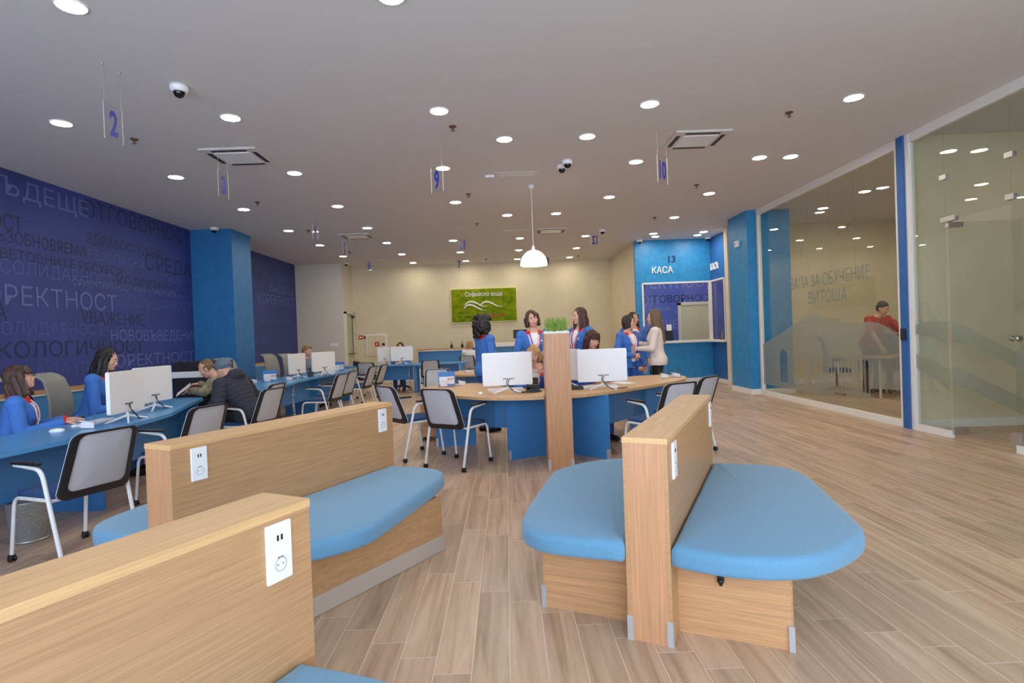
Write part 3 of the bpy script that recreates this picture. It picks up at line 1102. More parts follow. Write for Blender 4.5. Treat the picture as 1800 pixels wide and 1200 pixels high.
# ================================================================== VISITOR CHAIRS
def back_surface(u, t):
    """u in -1..1 across, t in 0..1 upwards -> point on the backrest"""
    w = 0.235 - 0.025 * t
    y = -0.205 - 0.03 * t - 0.13 * t * t + 0.03 * sin(pi * t) * -1.0 - 0.035 * (1 - u * u)
    return Vector((u * w, y, 0.432 + 0.438 * t))
def back_panel(mb, o0, o1, d0, d1, m=0, fill=False):
    """ring between rounded-rectangle scales o0 (outer) and o1 (inner), offset d along Y"""
    def loop(sx, sy, dy, sh=0.0):
        out = []
        for x, y in rrect(2, 2, 0.24, 6):
            p = back_surface(max(-1, min(1, x * sx)), 0.5 + 0.5 * y * sy + sh)
            out.append((p.x, p.y + dy, p.z))
        return out
    if fill:
        rs = [loop(o0[0] * k, o0[1] * k, d0, o0[2]) for k in (1, 0.8, 0.6, 0.4, 0.2, 0.02)]
        mb.rings(rs, m, True, False)
        rs = [loop(o0[0] * k, o0[1] * k, d1, o0[2]) for k in (0.02, 0.2, 0.4, 0.6, 0.8, 1)]
        mb.rings(rs, m, True, False)
    else:
        sh = o1[2] if len(o1) > 2 else 0.0
        a, b_, c, d = loop(o0[0], o0[1], d0), loop(o1[0], o1[1], d0, sh), loop(o1[0], o1[1], d1, sh), loop(o0[0], o0[1], d1)
        mb.rings([a, b_, c, d, a], m, False, False)

def caster(c, parent):
    b = MB()
    for s in (-1, 1):
        b.lathe([(0.0005, -0.008), (0.018, -0.008), (0.022, -0.004), (0.022, 0.004), (0.018, 0.008), (0.0005, 0.008)], (0, 0, 0), 14,
                M=Matrix.Translation((c[0] + s * 0.013, c[1], 0.0225)) @ Matrix.Rotation(pi / 2, 4, 'Y'))
    b.box((c[0], c[1] + 0.003, 0.036), (0.036, 0.03, 0.026), 0.006)
    b.build('caster', M_BLACK, parent)

def make_chair(label):
    r = thing('visitor_chair', label, 'chair', group='visitor chairs with mesh backs')
    for s in (-1, 1):
        b = MB()
        b.tube(fillet([(s * .235, .27, .05), (s * .228, .225, .435), (s * .228, -.16, .435)], 0.06), 0.0125, 10)
        l = b.build('leg', M_WHITEM, r)
        caster((s * .235, .27, 0), l)
        b = MB()
        b.tube(fillet([(s * .25, -.27, .05), (s * .26, -.12, .645), (s * .26, .15, .665)], 0.07), [0.0135] * 15, 10)
        l = b.build('leg', M_WHITEM, r)
        caster((s * .25, -.27, 0), l)
        b = MB()
        b.box((s * .26, .03, .678), (.042, .26, .02), 0.009, M=Matrix.Translation((0, 0, 0)))
        b.build('armrest', M_BLACK, r)
    b = MB()
    b.tube([(-.228, -.16, .435), (.228, -.16, .435)], 0.011)
    b.tube([(-.228, .16, .43), (.228, .16, .43)], 0.011)
    b.build('seat_frame', M_WHITEM, r)
    b = MB()
    cushion(b, [(x, y + 0.03) for x, y in rrect(.43, .46, .07)], .432, .478, .02)
    b.build('seat', M_SEAT, r)
    b = MB()
    back_panel(b, (1, 1), (0.83, 0.85, 0.045), -0.012, 0.012)
    bf = b.build('backrest_frame', M_BLACK, r)
    b = MB()
    back_panel(b, (0.84, 0.86, 0.045), None, -0.003, 0.003, fill=True)
    b.build('backrest_mesh', M_MESH, bf)
    b = MB()
    back_panel(b, (1.0, 1.0), (0.975, 0.985), 0.011, 0.017)
    b.build('edge_trim', M_WHITEM, bf)
    return r
def face(dx, dy):
    """rotation that turns local +Y to the plan direction (dx, dy)"""
    return math.atan2(-dx, dy)
C0 = make_chair('visitor chair nearest the camera at the near blue desk, in front of the waste bin')
C0.location = (-3.03, 3.97, 0)
C0.rotation_euler = (0, 0, face(-.93, .36))
for x, y, d, lab in (
        (-3.02, 5.25, (-.95, .31), 'second visitor chair along the near blue desk, half hidden by the left bench'),
        (-3.15, 6.95, (-.97, .25), 'visitor chair under the customer in the dark quilted jacket'),
        (-3.42, 7.66, (-.97, .1), 'visitor chair just beyond the dark-jacketed customer, its back showing behind his chair'),
        (-0.55, 6.22, (.52, .86), 'visitor chair in full view left of the planter post at the oak desk'),
        (-1.14, 6.78, (.75, .66), 'visitor chair at the left end of the oak desk beside the left bench'),
        (1.56, 5.92, (-.46, .89), 'visitor chair behind the right bench, left one of the pair at the oak desk'),
        (1.98, 6.46, (-.68, .73), 'visitor chair behind the right bench, right one of the pair at the oak desk'),
        (-3.02, 9.35, (-.98, .17), 'nearest visitor chair along the far blue desk, its arm over a blue seat'),
        (-3.05, 10.1, (-.98, .17), 'second visitor chair along the far blue desk, close behind the nearest'),
        (-3.05, 11.6, (-.98, .15), 'third visitor chair along the far blue desk'),
        (-2.98, 12.35, (-.98, .15), 'fourth visitor chair along the far blue desk, farthest from the camera'),
        (-3.35, 14.0, (.05, 1.0), 'visitor chair facing the rear blue desk in front of the seated clerk'),
        (-1.85, 14.0, (-.1, 1.0), 'visitor chair facing the rear blue desk right of the clerk monitor'),
        (-4.35, 14.4, (.05, 1.0), 'visitor chair at the left end of the rear blue desk, behind the brochure stand'),
        (-1.12, 9.30, (.15, -1), 'visitor chair facing the camera at the left end of the inner oak desk'),
        (-1.06, 16.35, (.1, 1.0), 'visitor chair at the reception counter behind the curly-haired standing woman')):
    dup(C0, (x, y, 0), face(*d), lab)

# ================================================================== STAFF CHAIRS
def make_task_chair(label):
    r = thing('task_chair', label, 'chair', group='grey staff chairs')
    def sf(u, t):
        w = 0.21 - 0.03 * t + 0.02 * sin(pi * t)
        y = -0.20 - 0.10 * t + 0.07 * sin(pi * t * 0.9) - 0.04 * (1 - u * u)
        if t > 0.88:
            y -= (t - 0.88) * 0.65
        return Vector((u * w, y, 0.52 + 0.66 * t - max(0, t - 0.93) * 0.35))
    b = MB()
    for d in (-0.012, 0.012):
        rs = [[tuple(sf(-1 + 2 * i / 12, k / 16) + Vector((0, d, 0))) for i in range(13)] for k in range(17)]
        b.rings(rs if d > 0 else rs[::-1], 0, True, False, closed=False)
    edge = [sf(-1, k / 16) for k in range(17)] + [sf(-1 + 2 * i / 12, 1) for i in range(1, 13)] + [sf(1, k / 16) for k in range(15, -1, -1)]
    b.build('backrest', M_GREYMESH, r)
    b = MB()
    b.tube(edge, 0.015, 8)
    b.build('backrest_rim', M_GREYMESH, r)
    b = MB()
    cushion(b, rrect(.48, .47, .1), .43, .50, .03)
    b.build('seat', M_SEAT, r)
    for s in (-1, 1):
        b = MB()
        b.tube(fillet([(s * .1, 0, .42), (s * .27, 0, .42), (s * .27, -.02, .67)], .06), [0.022] * 8, 8)
        a = b.build('arm_post', M_WHITEM, r)
        b = MB()
        b.box((s * .27, .03, .685), (.085, .25, .028), .012)
        b.build('armrest', M_BLACK, a)
    b = MB()
    b.tube([(0, 0, .12), (0, 0, .43)], .028)
    b.build('gas_lift', M_BLACK, r)
    b = MB()
    for k in range(5):
        a = 2 * pi * k / 5 + 0.3
        b.tube([(0, 0, .13), (.3 * cos(a), .3 * sin(a), .07)], [.028, .018], 8)
    base = b.build('base', M_BLACK, r)
    for k in range(5):
        a = 2 * pi * k / 5 + 0.3
        caster((.3 * cos(a), .3 * sin(a), 0), base)
    return r
T0 = make_task_chair('empty grey staff chair with black armrests against the blue word wall')
T0.location = (-4.55, 5.72, 0)
T0.rotation_euler = (0, 0, face(.88, .48))
for x, y, d, lab in (
        (-4.62, 5.05, (1, .25), 'grey staff chair under the woman in glasses at the left edge'),
        (-4.74, 6.36, (1, .2), 'grey staff chair behind the black-haired woman at the near blue desk'),
        (-4.88, 10.4, (1, -.3), 'grey staff chair standing right behind the customer in the knitted cap'),
        (-5.2, 13.1, (.95, -.3), 'empty grey staff chair by the oak rail beyond the blue column'),
        (-4.60, 12.62, (1, -.3), 'grey staff chair under the curly-haired woman'),
        (-2.9, 15.65, (0, -1), 'grey staff chair under the clerk at the rear blue desk'),
        (0.38, 7.55, (0, -1), 'grey staff chair under the blonde woman behind the left white monitor'),
        (1.06, 7.72, (.1, -1), 'grey staff chair under the woman with a fringe behind the right white monitor')
        ):
    dup(T0, (x, y, 0), face(*d), lab)

# ================================================================== DESKS
def desk_top(mb, pts, z=0.74, t=0.034, n=6):
    out = [(p.x, p.y) for p in spline([(x, y, 0) for x, y in pts], n, True)]
    mb.prism(out, z - t, z)

# near blue desk, two units
d = thing('service_desk', 'near blue wavy service desk running out of the left edge', 'desk', (0, 0, 0), 0, 'blue service desks along the left wall')
b = MB()
b.prism([(-3.45, 2.2), (-3.47, 2.8), (-3.44, 3.35), (-3.37, 3.82), (-3.305, 4.27), (-3.32, 4.65), (-3.345, 5.04), (-4.09, 5.10), (-4.04, 4.75), (-4.07, 4.4), (-4.18, 3.7), (-4.28, 2.9), (-4.3, 2.2)], .706, .74)
b.build('desktop', M_BLUETOP, d)
b = MB()
P = [(-3.78, 2.25), (-3.77, 3.3), (-3.72, 4.1), (-3.70, 5.0)]
for p, q in zip(P[:-1], P[1:]):
    b.wall(p, q, .30, .706, .02)
b.build('modesty_panel', M_BLUE, d)
for p, q in (((-3.55, 5.0), (-4.05, 5.04)), ((-3.6, 2.3), (-4.2, 2.3))):
    b = MB()
    b.wall(p, q, 0, .706, .03)
    b.build('leg_panel', M_BLUE, d)
d = thing('service_desk', 'blue wavy service desk carrying the two white monitors, ending at the seated customers', 'desk', (0, 0, 0), 0, 'blue service desks along the left wall')
b = MB()
b.prism([(-3.33, 5.05), (-3.345, 5.4), (-3.40, 5.8), (-3.52, 6.15), (-3.66, 6.55), (-3.78, 6.95), (-3.88, 7.30), (-3.98, 7.44), (-4.2, 7.48), (-4.44, 7.42), (-4.42, 7.1), (-4.32, 6.5), (-4.21, 5.85), (-4.14, 5.4), (-4.09, 5.11)], .706, .74)
b.build('desktop', M_BLUETOP, d)
b = MB()
P = [(-3.70, 5.1), (-3.72, 5.7), (-3.92, 6.5), (-4.1, 7.1)]
for p, q in zip(P[:-1], P[1:]):
    b.wall(p, q, .30, .706, .02)
b.build('modesty_panel', M_BLUE, d)
b = MB()
b.wall((-3.9, 7.2), (-4.38, 7.2), 0, .706, .03)
b.build('leg_panel', M_BLUE, d)
# far blue desk
d = thing('service_desk', 'far blue service desk beyond the column with brochures and two white monitors', 'desk', (0, 0, 0), 0, 'blue service desks along the left wall')
b = MB()
desk_top(b, [(-3.78, 8.3), (-3.52, 8.72), (-3.55, 9.4), (-3.62, 10.05), (-3.58, 11.1), (-3.47, 11.9), (-3.5, 12.8), (-3.62, 13.5), (-4.1, 13.6), (-4.4, 13.3), (-4.32, 12.2), (-4.42, 11.0), (-4.5, 10.2), (-4.6, 9.2), (-4.62, 8.62), (-4.3, 8.52), (-3.95, 8.44)], n=4)
b.build('desktop', M_BLUETOP, d)
b = MB()
P = [(-3.85, 8.8), (-3.9, 10.0), (-3.85, 11.2), (-3.8, 12.2), (-3.9, 13.3)]
for p, q in zip(P[:-1], P[1:]):
    b.wall(p, q, .30, .706, .02)
b.build('modesty_panel', M_BLUE, d)
for y, x0 in ((8.72, -3.56), (11.2, -3.7), (13.4, -3.7)):
    b = MB()
    b.wall((x0, y), (-4.35, y), 0, .706, .03)
    b.build('leg_panel', M_BLUE, d)
o = thing('drawer_unit', 'dark red wooden drawer unit under the far blue desk', 'drawers', (-4.0, 9.3, 0))
b = MB()
b.box((0, 0, .29), (.4, .5, .54), .004)
b.build('carcass', M_RED_WOOD, o)
for k in range(3):
    b = MB()
    b.box((.203, 0, .12 + k * .175), (.012, .47, .165), .002)
    b.build('drawer', M_RED_WOOD, o)
# rear blue desk
d = thing('service_desk', 'rear blue desk in front of the beige wall with a gap under its panel', 'desk', (0, 0, 0), 0)
b = MB()
b.prism([(-4.3, 14.75), (-3.2, 14.6), (-2.3, 14.55), (-1.2, 14.7), (-0.95, 14.95), (-1.05, 15.35), (-2.3, 15.3), (-3.3, 15.35), (-4.4, 15.5)], .706, .74)
b.build('desktop', M_BLUETOP, d)
for p, q in (((-3.2, 14.85), (-2.42, 14.8)), ((-2.28, 14.8), (-1.25, 14.95))):
    b = MB()
    b.wall(p, q, .34, .706, .02)
    b.build('modesty_panel', M_BLUE, d)
for x in (-2.35, -4.2, -1.15):
    b = MB()
    b.wall((x, 14.7), (x, 15.25), 0, .706, .08)
    b.build('leg_panel', M_BLUE, d)

# cable spines
def cable_spine(x, y, lab):
    o = tag(None or empty('cable_spine', (x, y, 0)), lab, 'cable guide', 'chrome cable spines')
    b = MB()
    b.lathe([(0.001, 0), (.055, 0), (.055, .012), (.03, .02), (.001, .02)], (0, 0, 0), 18)
    b.build('foot', M_CHROME, o)
    b = MB()
    for k in range(22):
        z = .03 + k * .0305
        b.lathe([(0.001, z - .010), (.020, z - .008), (.026, z), (.020, z + .008), (0.001, z + .010)], (0.012 * sin(k * .35), 0, 0), 10)
    b.build('links', M_CHROME, o)
cable_spine(-3.66, 9.75, 'chrome cable spine hanging under the far blue desk')
cable_spine(-2.50, 14.66, 'chrome cable spine under the clerk monitor of the rear blue desk')

# crescent oak desks round the planter post
FRONT = [(.385, 5.975), (.25, 5.98), (.05, 6.0), (-.26, 6.12), (-.59, 6.42), (-.9, 6.85), (-1.10, 7.40), (-1.06, 7.78), (-.80, 8.0), (-.41, 8.02), (-.14, 7.50), (.16, 7.02), (.53, 6.84),
         (.92, 7.02), (1.25, 7.47), (1.60, 7.98), (1.86, 8.22), (2.2, 8.26), (2.45, 8.05), (2.42, 7.62), (2.16, 7.2), (1.76, 6.79), (1.35, 6.42), (1.05, 6.2), (.8, 6.03), (.675, 6.0)]
def crescent(mirror, label):
    f = (lambda p: (p[0], 17.9 - p[1])) if mirror else (lambda p: p)
    d = thing('crescent_desk', label, 'desk', (0, 0, 0), 0, 'crescent oak desks')
    b = MB()
    out = [(p.x, p.y) for p in spline([(x, y, 0) for x, y in FRONT], 4)] + [(.675, 6.088), (.385, 6.088)]
    b.prism([f(p) for p in out], .708, .74)
    b.build('desktop', M_OAKDESK, d)
    for p, q in (((-.01, 6.34), (.42, 6.58)), ((1.10, 6.20), (.72, 6.56)), ((-.93, 7.3), (-.42, 7.32)), ((2.1, 7.45), (1.6, 7.45))):
        b = MB()
        b.wall(f(p), f(q), 0, .708, .03)
        lp = b.build('leg_panel', M_BLUE, d)
        b = MB()
        v = (Vector(q) - Vector(p)).normalized()
        e0 = Vector(p) - v * .002
        b.wall(f(e0), f(e0 + v * .03), 0, .11, .036)
        b.build('corner_foot', M_FOOT, lp)
    for P in ([(.20, 6.50), (-.15, 6.62), (-.42, 6.92), (-.62, 7.30)], [(.90, 6.45), (1.22, 6.62), (1.55, 7.0), (1.8, 7.44)]):
        b = MB()
        for p, q in zip(P[:-1], P[1:]):
            b.wall(f(p), f(q), .33, .708, .02)
        b.build('modesty_panel', M_BLUE, d)
    return d
crescent(False, 'oak crescent desk on blue panels in the middle of the hall')
crescent(True, 'inner oak crescent desk, mostly hidden behind the standing uniformed women')

# planter post
o = thing('planter_post', 'tall oak planter post with grass in front of the oak desk', 'planter', (.53, 5.95, 0), 0)
b = MB()
b.box((0, 0, .70), (.262, .262, 1.40), .002)
b.build('post', M_OAKZ, o)
b = MB()
for (x0, y0, x1, y1) in ((-.131, -.131, .131, -.119), (-.131, .119, .131, .131), (-.131, -.119, -.119, .119), (.119, -.119, .131, .119)):
    b.box(((x0 + x1) / 2, (y0 + y1) / 2, 1.407), (x1 - x0, y1 - y0, .016))
b.build('rim', M_WHITEPAINT, o)
for x in (-1, 1):
    for y in (-1, 1):
        b = MB()
        b.box((x * .132, y * .118, .052), (.003, .028, .104))
        b.box((x * .118, y * .132, .052), (.028, .003, .104))
        b.build('corner_foot', M_FOOT, o)
gr = empty('grass_tuft', (.53, 5.95, 1.40))
tag(gr, 'green ornamental grass growing out of the oak planter post', 'plant')
b = MB()
rr = random.Random(3)
for k in range(620):
    x, y = rr.uniform(-.105, .11), rr.uniform(-.1, .1)
    h = rr.uniform(.11, .18)
    dx, dy = rr.gauss(0, .022), rr.gauss(0, .022)
    a = rr.uniform(0, 2 * pi)
    w = .0030
    ax, ay = cos(a) * w, sin(a) * w
    vs = []
    for t in (0, .5, 1):
        cx, cy, cz = x + dx * t * t, y + dy * t * t, h * t
        k2 = 1 - t * .85
        vs += [(cx - ax * k2, cy - ay * k2, cz), (cx + ax * k2, cy + ay * k2, cz)]
    b.add(vs, [(0, 1, 3, 2), (2, 3, 5, 4)], 0, True)
gb = b.build('grass_blades', M_GRASS, gr)
gb['kind'] = 'stuff'
pb = MB()
for k in range(150):
    x, y = rr.uniform(-.112, .112), rr.uniform(-.112, .112)
    if k < 90:
        e = rr.choice((-1, 1)) * rr.uniform(.095, .118)
        if rr.random() < .5:
            x = e
        else:
            y = e
    s = rr.uniform(.008, .014)
    pb.ball((x, y, 1.407 + rr.uniform(0, .012)), (s, s * .9, s * .75), None, 0, 8, 5)
pbo = pb.build('white_pebbles', M_PEBBLE, None, (.53, 5.95, 0))
tag(pbo, 'white pebbles filling the rim of the planter post', 'pebbles', kind='stuff')

# mobile pedestal
o = thing('mobile_pedestal', 'oak pedestal on casters with a blue cushion under the left end of the oak desk', 'drawers', (-1.02, 7.98, 0), radians(8))
b = MB()
b.box((0, 0, .29), (.40, .50, .46), .003)
b.build('carcass', M_OAKZ, o)
for k in range(3):
    b = MB()
    b.box((0, -.256, .135 + k * .152), (.385, .014, .146), .002)
    b.build('drawer', M_OAKX, o)
b = MB()
cushion(b, rrect(.39, .49, .03), .52, .56, .015)
b.build('cushion', M_CUSH, o)
for x in (-1, 1):
    for y in (-1, 1):
        caster((x * .16, y * .2, 0), o)

# ================================================================== RECEPTION COUNTER
o = thing('reception_counter', 'blue reception counter with an oak ledge in front of the beige back wall', 'counter', (0, 0, 0))
b = MB()
b.box((-1.85, 17.15, .5), (1.55, .1, 1.0))
b.build('front_panel', M_BLUE, o)
b = MB()
b.box((-1.85, 17.2, 1.055), (1.6, .35, .04), .004)
b.build('ledge', M_OAKX, o)
b = MB()
b.box((-1.75, 17.13, 1.015), (1.35, .2, .03))
b.build('trim_strip', M_WHITEPAINT, o)
o = thing('reception_counter', 'dark blue reception counter with a white top behind the smiling woman', 'counter', (0, 0, 0))
b = MB()
b.box((.15, 17.15, .53), (2.3, .12, 1.06))
b.build('front_panel', M_BLUE, o)
b = MB()
b.box((.15, 17.2, 1.12), (2.36, .45, .12), .01)
b.build('ledge', M_WHITEPAINT, o)
o = thing('monitor', 'small black monitor on the white-topped reception counter', 'monitor', (.46, 17.2, 1.18))
b = MB()
b.box((0, 0, .24), (.42, .03, .26), .006)
b.build('casing', M_BLACK, o)
b = MB()
b.box((0, .02, .07), (.05, .03, .14))
b.box((0, .02, .006), (.2, .14, .012))
b.build('stand', M_BLACK, o)
o = thing('potted_plant', 'small green plant behind the monitor on the white reception top', 'plant', (.62, 17.3, 1.18))
b = MB()
b.lathe([(.001, 0), (.06, 0), (.07, .12), (.001, .12)], (0, 0, 0), 14)
b.build('pot', M_WHITEP, o)
b = MB()
for k in range(40):
    a, h = rr.uniform(0, 2 * pi), rr.uniform(.1, .22)
    q = rr.uniform(.03, .12)
    p0, p1 = Vector((0, 0, .11)), Vector((q * cos(a), q * sin(a), .11 + h))
    s = Vector((-sin(a), cos(a), 0)) * .012
    mid = (p0 + p1) / 2 + Vector((0, 0, .03))
    b.add([p0, mid - s, p1, mid + s], [(0, 1, 2, 3)], 0, True)
b.build('leaves', M_GRASS, o)
for x, lab in ((-1.62, 'black pen pot on the oak reception ledge'), (-1.30, 'second small black pot on the oak reception ledge, beside the standing woman')):
    o = thing('pen_pot', lab, 'pen pot', (x, 17.15, 1.075))
    b = MB()
    b.lathe([(.001, 0), (.04, 0), (.04, .10), (.034, .10), (.034, .01), (.001, .01)], (0, 0, 0), 14, cap=False)
    b.build('cup', M_BLACK, o)
    b = MB()
    for k in range(4):
        a = k * 1.7
        b.tube([(.01 * cos(a), .01 * sin(a), .01), (.03 * cos(a), .03 * sin(a), .17 + .01 * k)], .004, 6)
    b.build('pens', M_DARK, o)

# ================================================================== MONITORS
def make_monitor(label):
    r = thing('monitor', label, 'monitor', group='white all-in-one monitors on the desks')
    b = MB()
    out = rrect(.57, .375, .018, 4)
    M = Matrix(((1, 0, 0, 0), (0, 0, -1, 0), (0, 1, 0, .275), (0, 0, 0, 1)))
    b.prism(out, -.012, .016, 0, M)
    o2 = offset_in(out, .004)
    b.prism(o2, .016, .020, 0, M)
    b.build('casing', M_WHITEP, r)
    b = MB()
    b.box((0, .0135, .285), (.54, .003, .315))
    b.build('screen', M_SCREEN, r)
    b = MB()
    for k in range(9):
        if k == 4:
            continue
        b.box((-.05 + k * .0145, -.021, .162), (.008, .003, .014))
    b.build('port_row', M_DARK, r)
    b = MB()
    for p in ((-.17, -.10), (.14, -.11), (.19, .06), (-.19, .08)):
        b.tube(fillet([(0, -.005, .10), (0, -.01, .055), (p[0], p[1], .008)], .03), [.012, .012, .012, .012, .012, .012, .011, .008], 8)
    b.build('stand', M_WHITEP, r)
    b = MB()
    b.tube([tuple(p) for p in spline([(.0, -.022, .16), (-.015, -.05, .11), (.03, -.075, .05), (.10, -.06, .008), (.22, -.02, .006), (.3, .05, .006)], 5)], .004, 6)
    b.tube([tuple(p) for p in spline([(.02, -.022, .16), (.0, -.045, .10), (.05, -.06, .04), (.13, -.03, .008), (.26, .02, .006)], 5)], .0035, 6)
    b.build('cable', M_DARK, r)
    return r
MN = make_monitor('white monitor back on the oak desk left of the planter post')
MN.location = (.01, 6.50, .74)
MN.rotation_euler = (0, 0, radians(4))
for x, y, rz, lab in (
        (1.10, 6.52, radians(1), 'white monitor back on the oak desk right of the planter post'),
        (-3.50, 5.26, radians(96), 'white monitor on the near blue desk, left of the two'),
        (-3.78, 6.12, radians(86), 'white monitor on the near blue desk, right of the two'),
        (-3.86, 10.55, radians(81), 'white monitor on the far blue desk below the curly-haired woman, left of the pair'),
        (-3.58, 11.2, radians(60), 'white monitor on the far blue desk, right of the pair'),
        (-2.72, 14.95, radians(3), 'white monitor on the rear blue desk hiding the clerk'),
        (-3.20, 14.95, radians(70), 'white monitor on the rear blue desk turned sideways, left of the clerk'),
        (.74, 7.0, radians(-62), 'white monitor edge showing right of the planter post behind the desk')):
    dup(MN, (x, y, .74), rz, lab)

# keyboards, mice
def make_keyboard(label):
    r = thing('keyboard', label, 'keyboard', group='keyboards on the desks')
    b = MB()
    b.box((0, 0, .009), (.43, .13, .018), .005)
    b.build('case', M_WHITEP, r)
    b = MB()
    for j in range(5):
        for i in range(14):
            b.box((-.19 + i * .0292, -.045 + j * .0225, .019), (.024, .018, .006))
    b.build('keys', M_WHITEM, r)
    return r
K0 = make_keyboard('white keyboard under the left monitor of the near blue desk')
K0.location = (-3.74, 5.18, .74)
K0.rotation_euler = (0, 0, radians(96))
dup(K0, (-4.03, 6.10, .74), radians(86), 'white keyboard behind the right monitor of the near blue desk')
dup(K0, (-.02, 6.85, .74), radians(4), 'white keyboard behind the left monitor of the oak desk')
dup(K0, (1.1, 6.78, .74), radians(1), 'white keyboard behind the right monitor of the oak desk')
o = thing('computer_mouse', 'white mouse left of the left monitor on the oak desk', 'mouse', (-.30, 6.42, .74))
b = MB()
b.ball((0, 0, .012), (.03, .052, .02))
b.build('shell', M_WHITEP, o)
o = thing('computer_mouse', 'white disc-like mouse on the near blue desk beside the acrylic box', 'mouse', (-3.70, 4.70, .74))
b = MB()
b.ball((0, 0, .012), (.06, .045, .022))
b.build('shell', M_WHITEP, o)
o = thing('desk_phone', 'black desk phone beside the planter post on the oak desk', 'phone', (.30, 6.55, .74))
b = MB()
b.prism([(-.08, -.09), (.08, -.09), (.08, .09), (-.08, .09)], 0, .03)
b.box((0, .05, .05), (.15, .06, .05), .01)
b.build('base', M_BLACK, o)
b = MB()
b.tube(fillet([(-.055, -.08, .05), (-.055, -.06, .075), (-.055, .06, .075), (-.055, .08, .05)], .02), .018, 8)
b.build('handset', M_BLACK, o)
o = thing('desk_phone', 'black desk phone right of the planter post on the oak desk', 'phone', (.80, 6.62, .74))
b = MB()
b.prism([(-.08, -.09), (.08, -.09), (.08, .09), (-.08, .09)], 0, .035)
b.build('base', M_BLACK, o)
b = MB()
b.tube([(-.05, -.08, .05), (-.05, .08, .05)], .018, 8)
b.build('handset', M_BLACK, o)
o = thing('card_terminal', 'small black terminal standing by the planter post on the oak desk', 'terminal', (.33, 6.86, .74), radians(10))
b = MB()
b.box((0, 0, .07), (.09, .05, .13), .01)
b.build('housing', M_BLACK, o)
b = MB()
b.box((0, -.027, .09), (.06, .003, .05))
b.build('screen', M_DARK, o)
o = tag(empty('power_cable', (0, 0, .744)), 'thin dark cables lying on the oak desk left of the planter post', 'cable')
b = MB()
b.tube([tuple(p) for p in spline([(.15, 6.40, 0), (.22, 6.5, 0), (.30, 6.42, .0), (.36, 6.5, 0), (.42, 6.6, 0)], 6)], .004, 6)
b.build('strand', M_DARK, o)
b = MB()
b.tube([tuple(p) for p in spline([(.12, 6.38, .004), (.25, 6.33, .004), (.34, 6.36, .004), (.40, 6.42, .004)], 6)], .0035, 6)
b.build('strand', M_DARK, o)

# brochure stands, acrylic boxes
def make_brochure(label, kind=0):
    r = thing('brochure_stand', label, 'brochure stand', group='acrylic brochure stands on the desks')
    b = MB()
    b.box((0, 0, .004), (.24, .11, .008))
    b.box((0, .03, .08), (.24, .004, .15))
    b.box((0, -.045, .05), (.24, .004, .08))
    b.build('holder', M_ACRYL, r)
    b = MB()
    b.box((0, .012, .105), (.225, .01, .19), .001)
    lf = b.build('leaflet', M_BROCH, r)
    b = MB()
    b.box((0, .006, .085), (.20, .004, .10))
    b.build('picture', M_PAPER, lf)
    b = MB()
    for k in range(4):
        b.box((.02 + k * .022, .003, .10), (.016, .003, .035))
    b.build('figures', M_BROCH2, lf)
    b = MB()
    b.box((-.04, -.025, .06), (.09, .012, .10), .001)
    b.build('card_stack', M_PAPER, r)
    return r
BR = make_brochure('brochure stand with a blue leaflet at the left end of the oak desk')
BR.location = (-.80, 7.60, .74)
BR.rotation_euler = (0, 0, radians(6))
for x, y, z, rz, lab in ((-4.12, 9.95, .74, radians(20), 'brochure stand with a blue leaflet on the near end of the far blue desk'),
                         (-3.72, 12.7, .74, radians(10), 'brochure stand at the far end of the far blue desk'),):
    dup(BR, (x, y, z), rz, lab)
def make_acryl(label):
    r = thing('acrylic_box', label, 'acrylic box', group='clear acrylic boxes on the desks')
    b = MB()
    b.box((0, 0, .004), (.13, .10, .006))
    for x0, y0, sx, sy in ((-.063, 0, .004, .10), (.063, 0, .004, .10), (0, -.048, .13, .004), (0, .048, .13, .004)):
        b.box((x0, y0, .06), (sx, sy, .115))
    b.build('box', M_ACRYL, r)
    b = MB()
    b.box((.01, 0, .03), (.09, .07, .045), .002, M=Matrix.Rotation(radians(6), 4, 'Y'))
    b.box((-.015, .012, .055), (.085, .04, .006), 0, M=Matrix.Rotation(radians(14), 4, 'Y'))
    b.build('paper_slips', M_PAPER, r)
    return r
AB = make_acryl('clear acrylic box with paper slips on the near blue desk')
AB.location = (-3.58, 4.86, .74)
AB.rotation_euler = (0, 0, radians(30))
for x, y, rz, lab in ((-.62, 7.72, 0, 'acrylic box beside the brochure stand at the left end of the oak desk'),
                      (2.12, 7.66, radians(-15), 'acrylic box with cards at the right end of the oak desk, left one'),
                      (2.30, 7.74, radians(10), 'acrylic box at the right end of the oak desk, right of the two'),
                      (-4.32, 9.75, radians(10), 'acrylic box left of the blue leaflets on the far blue desk'),
                      (-3.85, 10.1, radians(10), 'acrylic box right of the blue leaflets on the far blue desk'),
                      (-.70, 10.25, radians(20), 'acrylic box on the left end of the inner oak desk beside the standing woman')):
    dup(AB, (x, y, .74), rz, lab)
o = thing('paper_stack', 'white paper stack behind the right monitor of the far blue desk', 'papers', (-3.72, 11.95, .74), radians(15))
b = MB()
b.box((0, 0, .02), (.26, .32, .04), .002)
b.build('sheets', M_PAPER, o)
o = thing('desk_tray', 'black desk tray with pens beside the far monitor pair', 'tray', (-3.78, 11.02, .74), radians(20))
b = MB()
b.box((0, 0, .05), (.1, .1, .1), .006)
b.build('cup', M_BLACK, o)
b = MB()
for k in range(4):
    b.tube([(0, 0, .05), (.03 * cos(k * 1.5), .03 * sin(k * 1.5), .17)], .004, 6)
b.build('pens', M_DARK, o)
o = thing('desk_phone', 'black desk phone on the left end of the rear blue desk', 'phone', (-3.95, 15.1, .74))
b = MB()
b.box((0, 0, .05), (.16, .16, .1), .02)
b.build('base', M_BLACK, o)
b = MB()
b.tube([(-.05, -.08, .11), (-.05, .08, .11)], .018, 8)
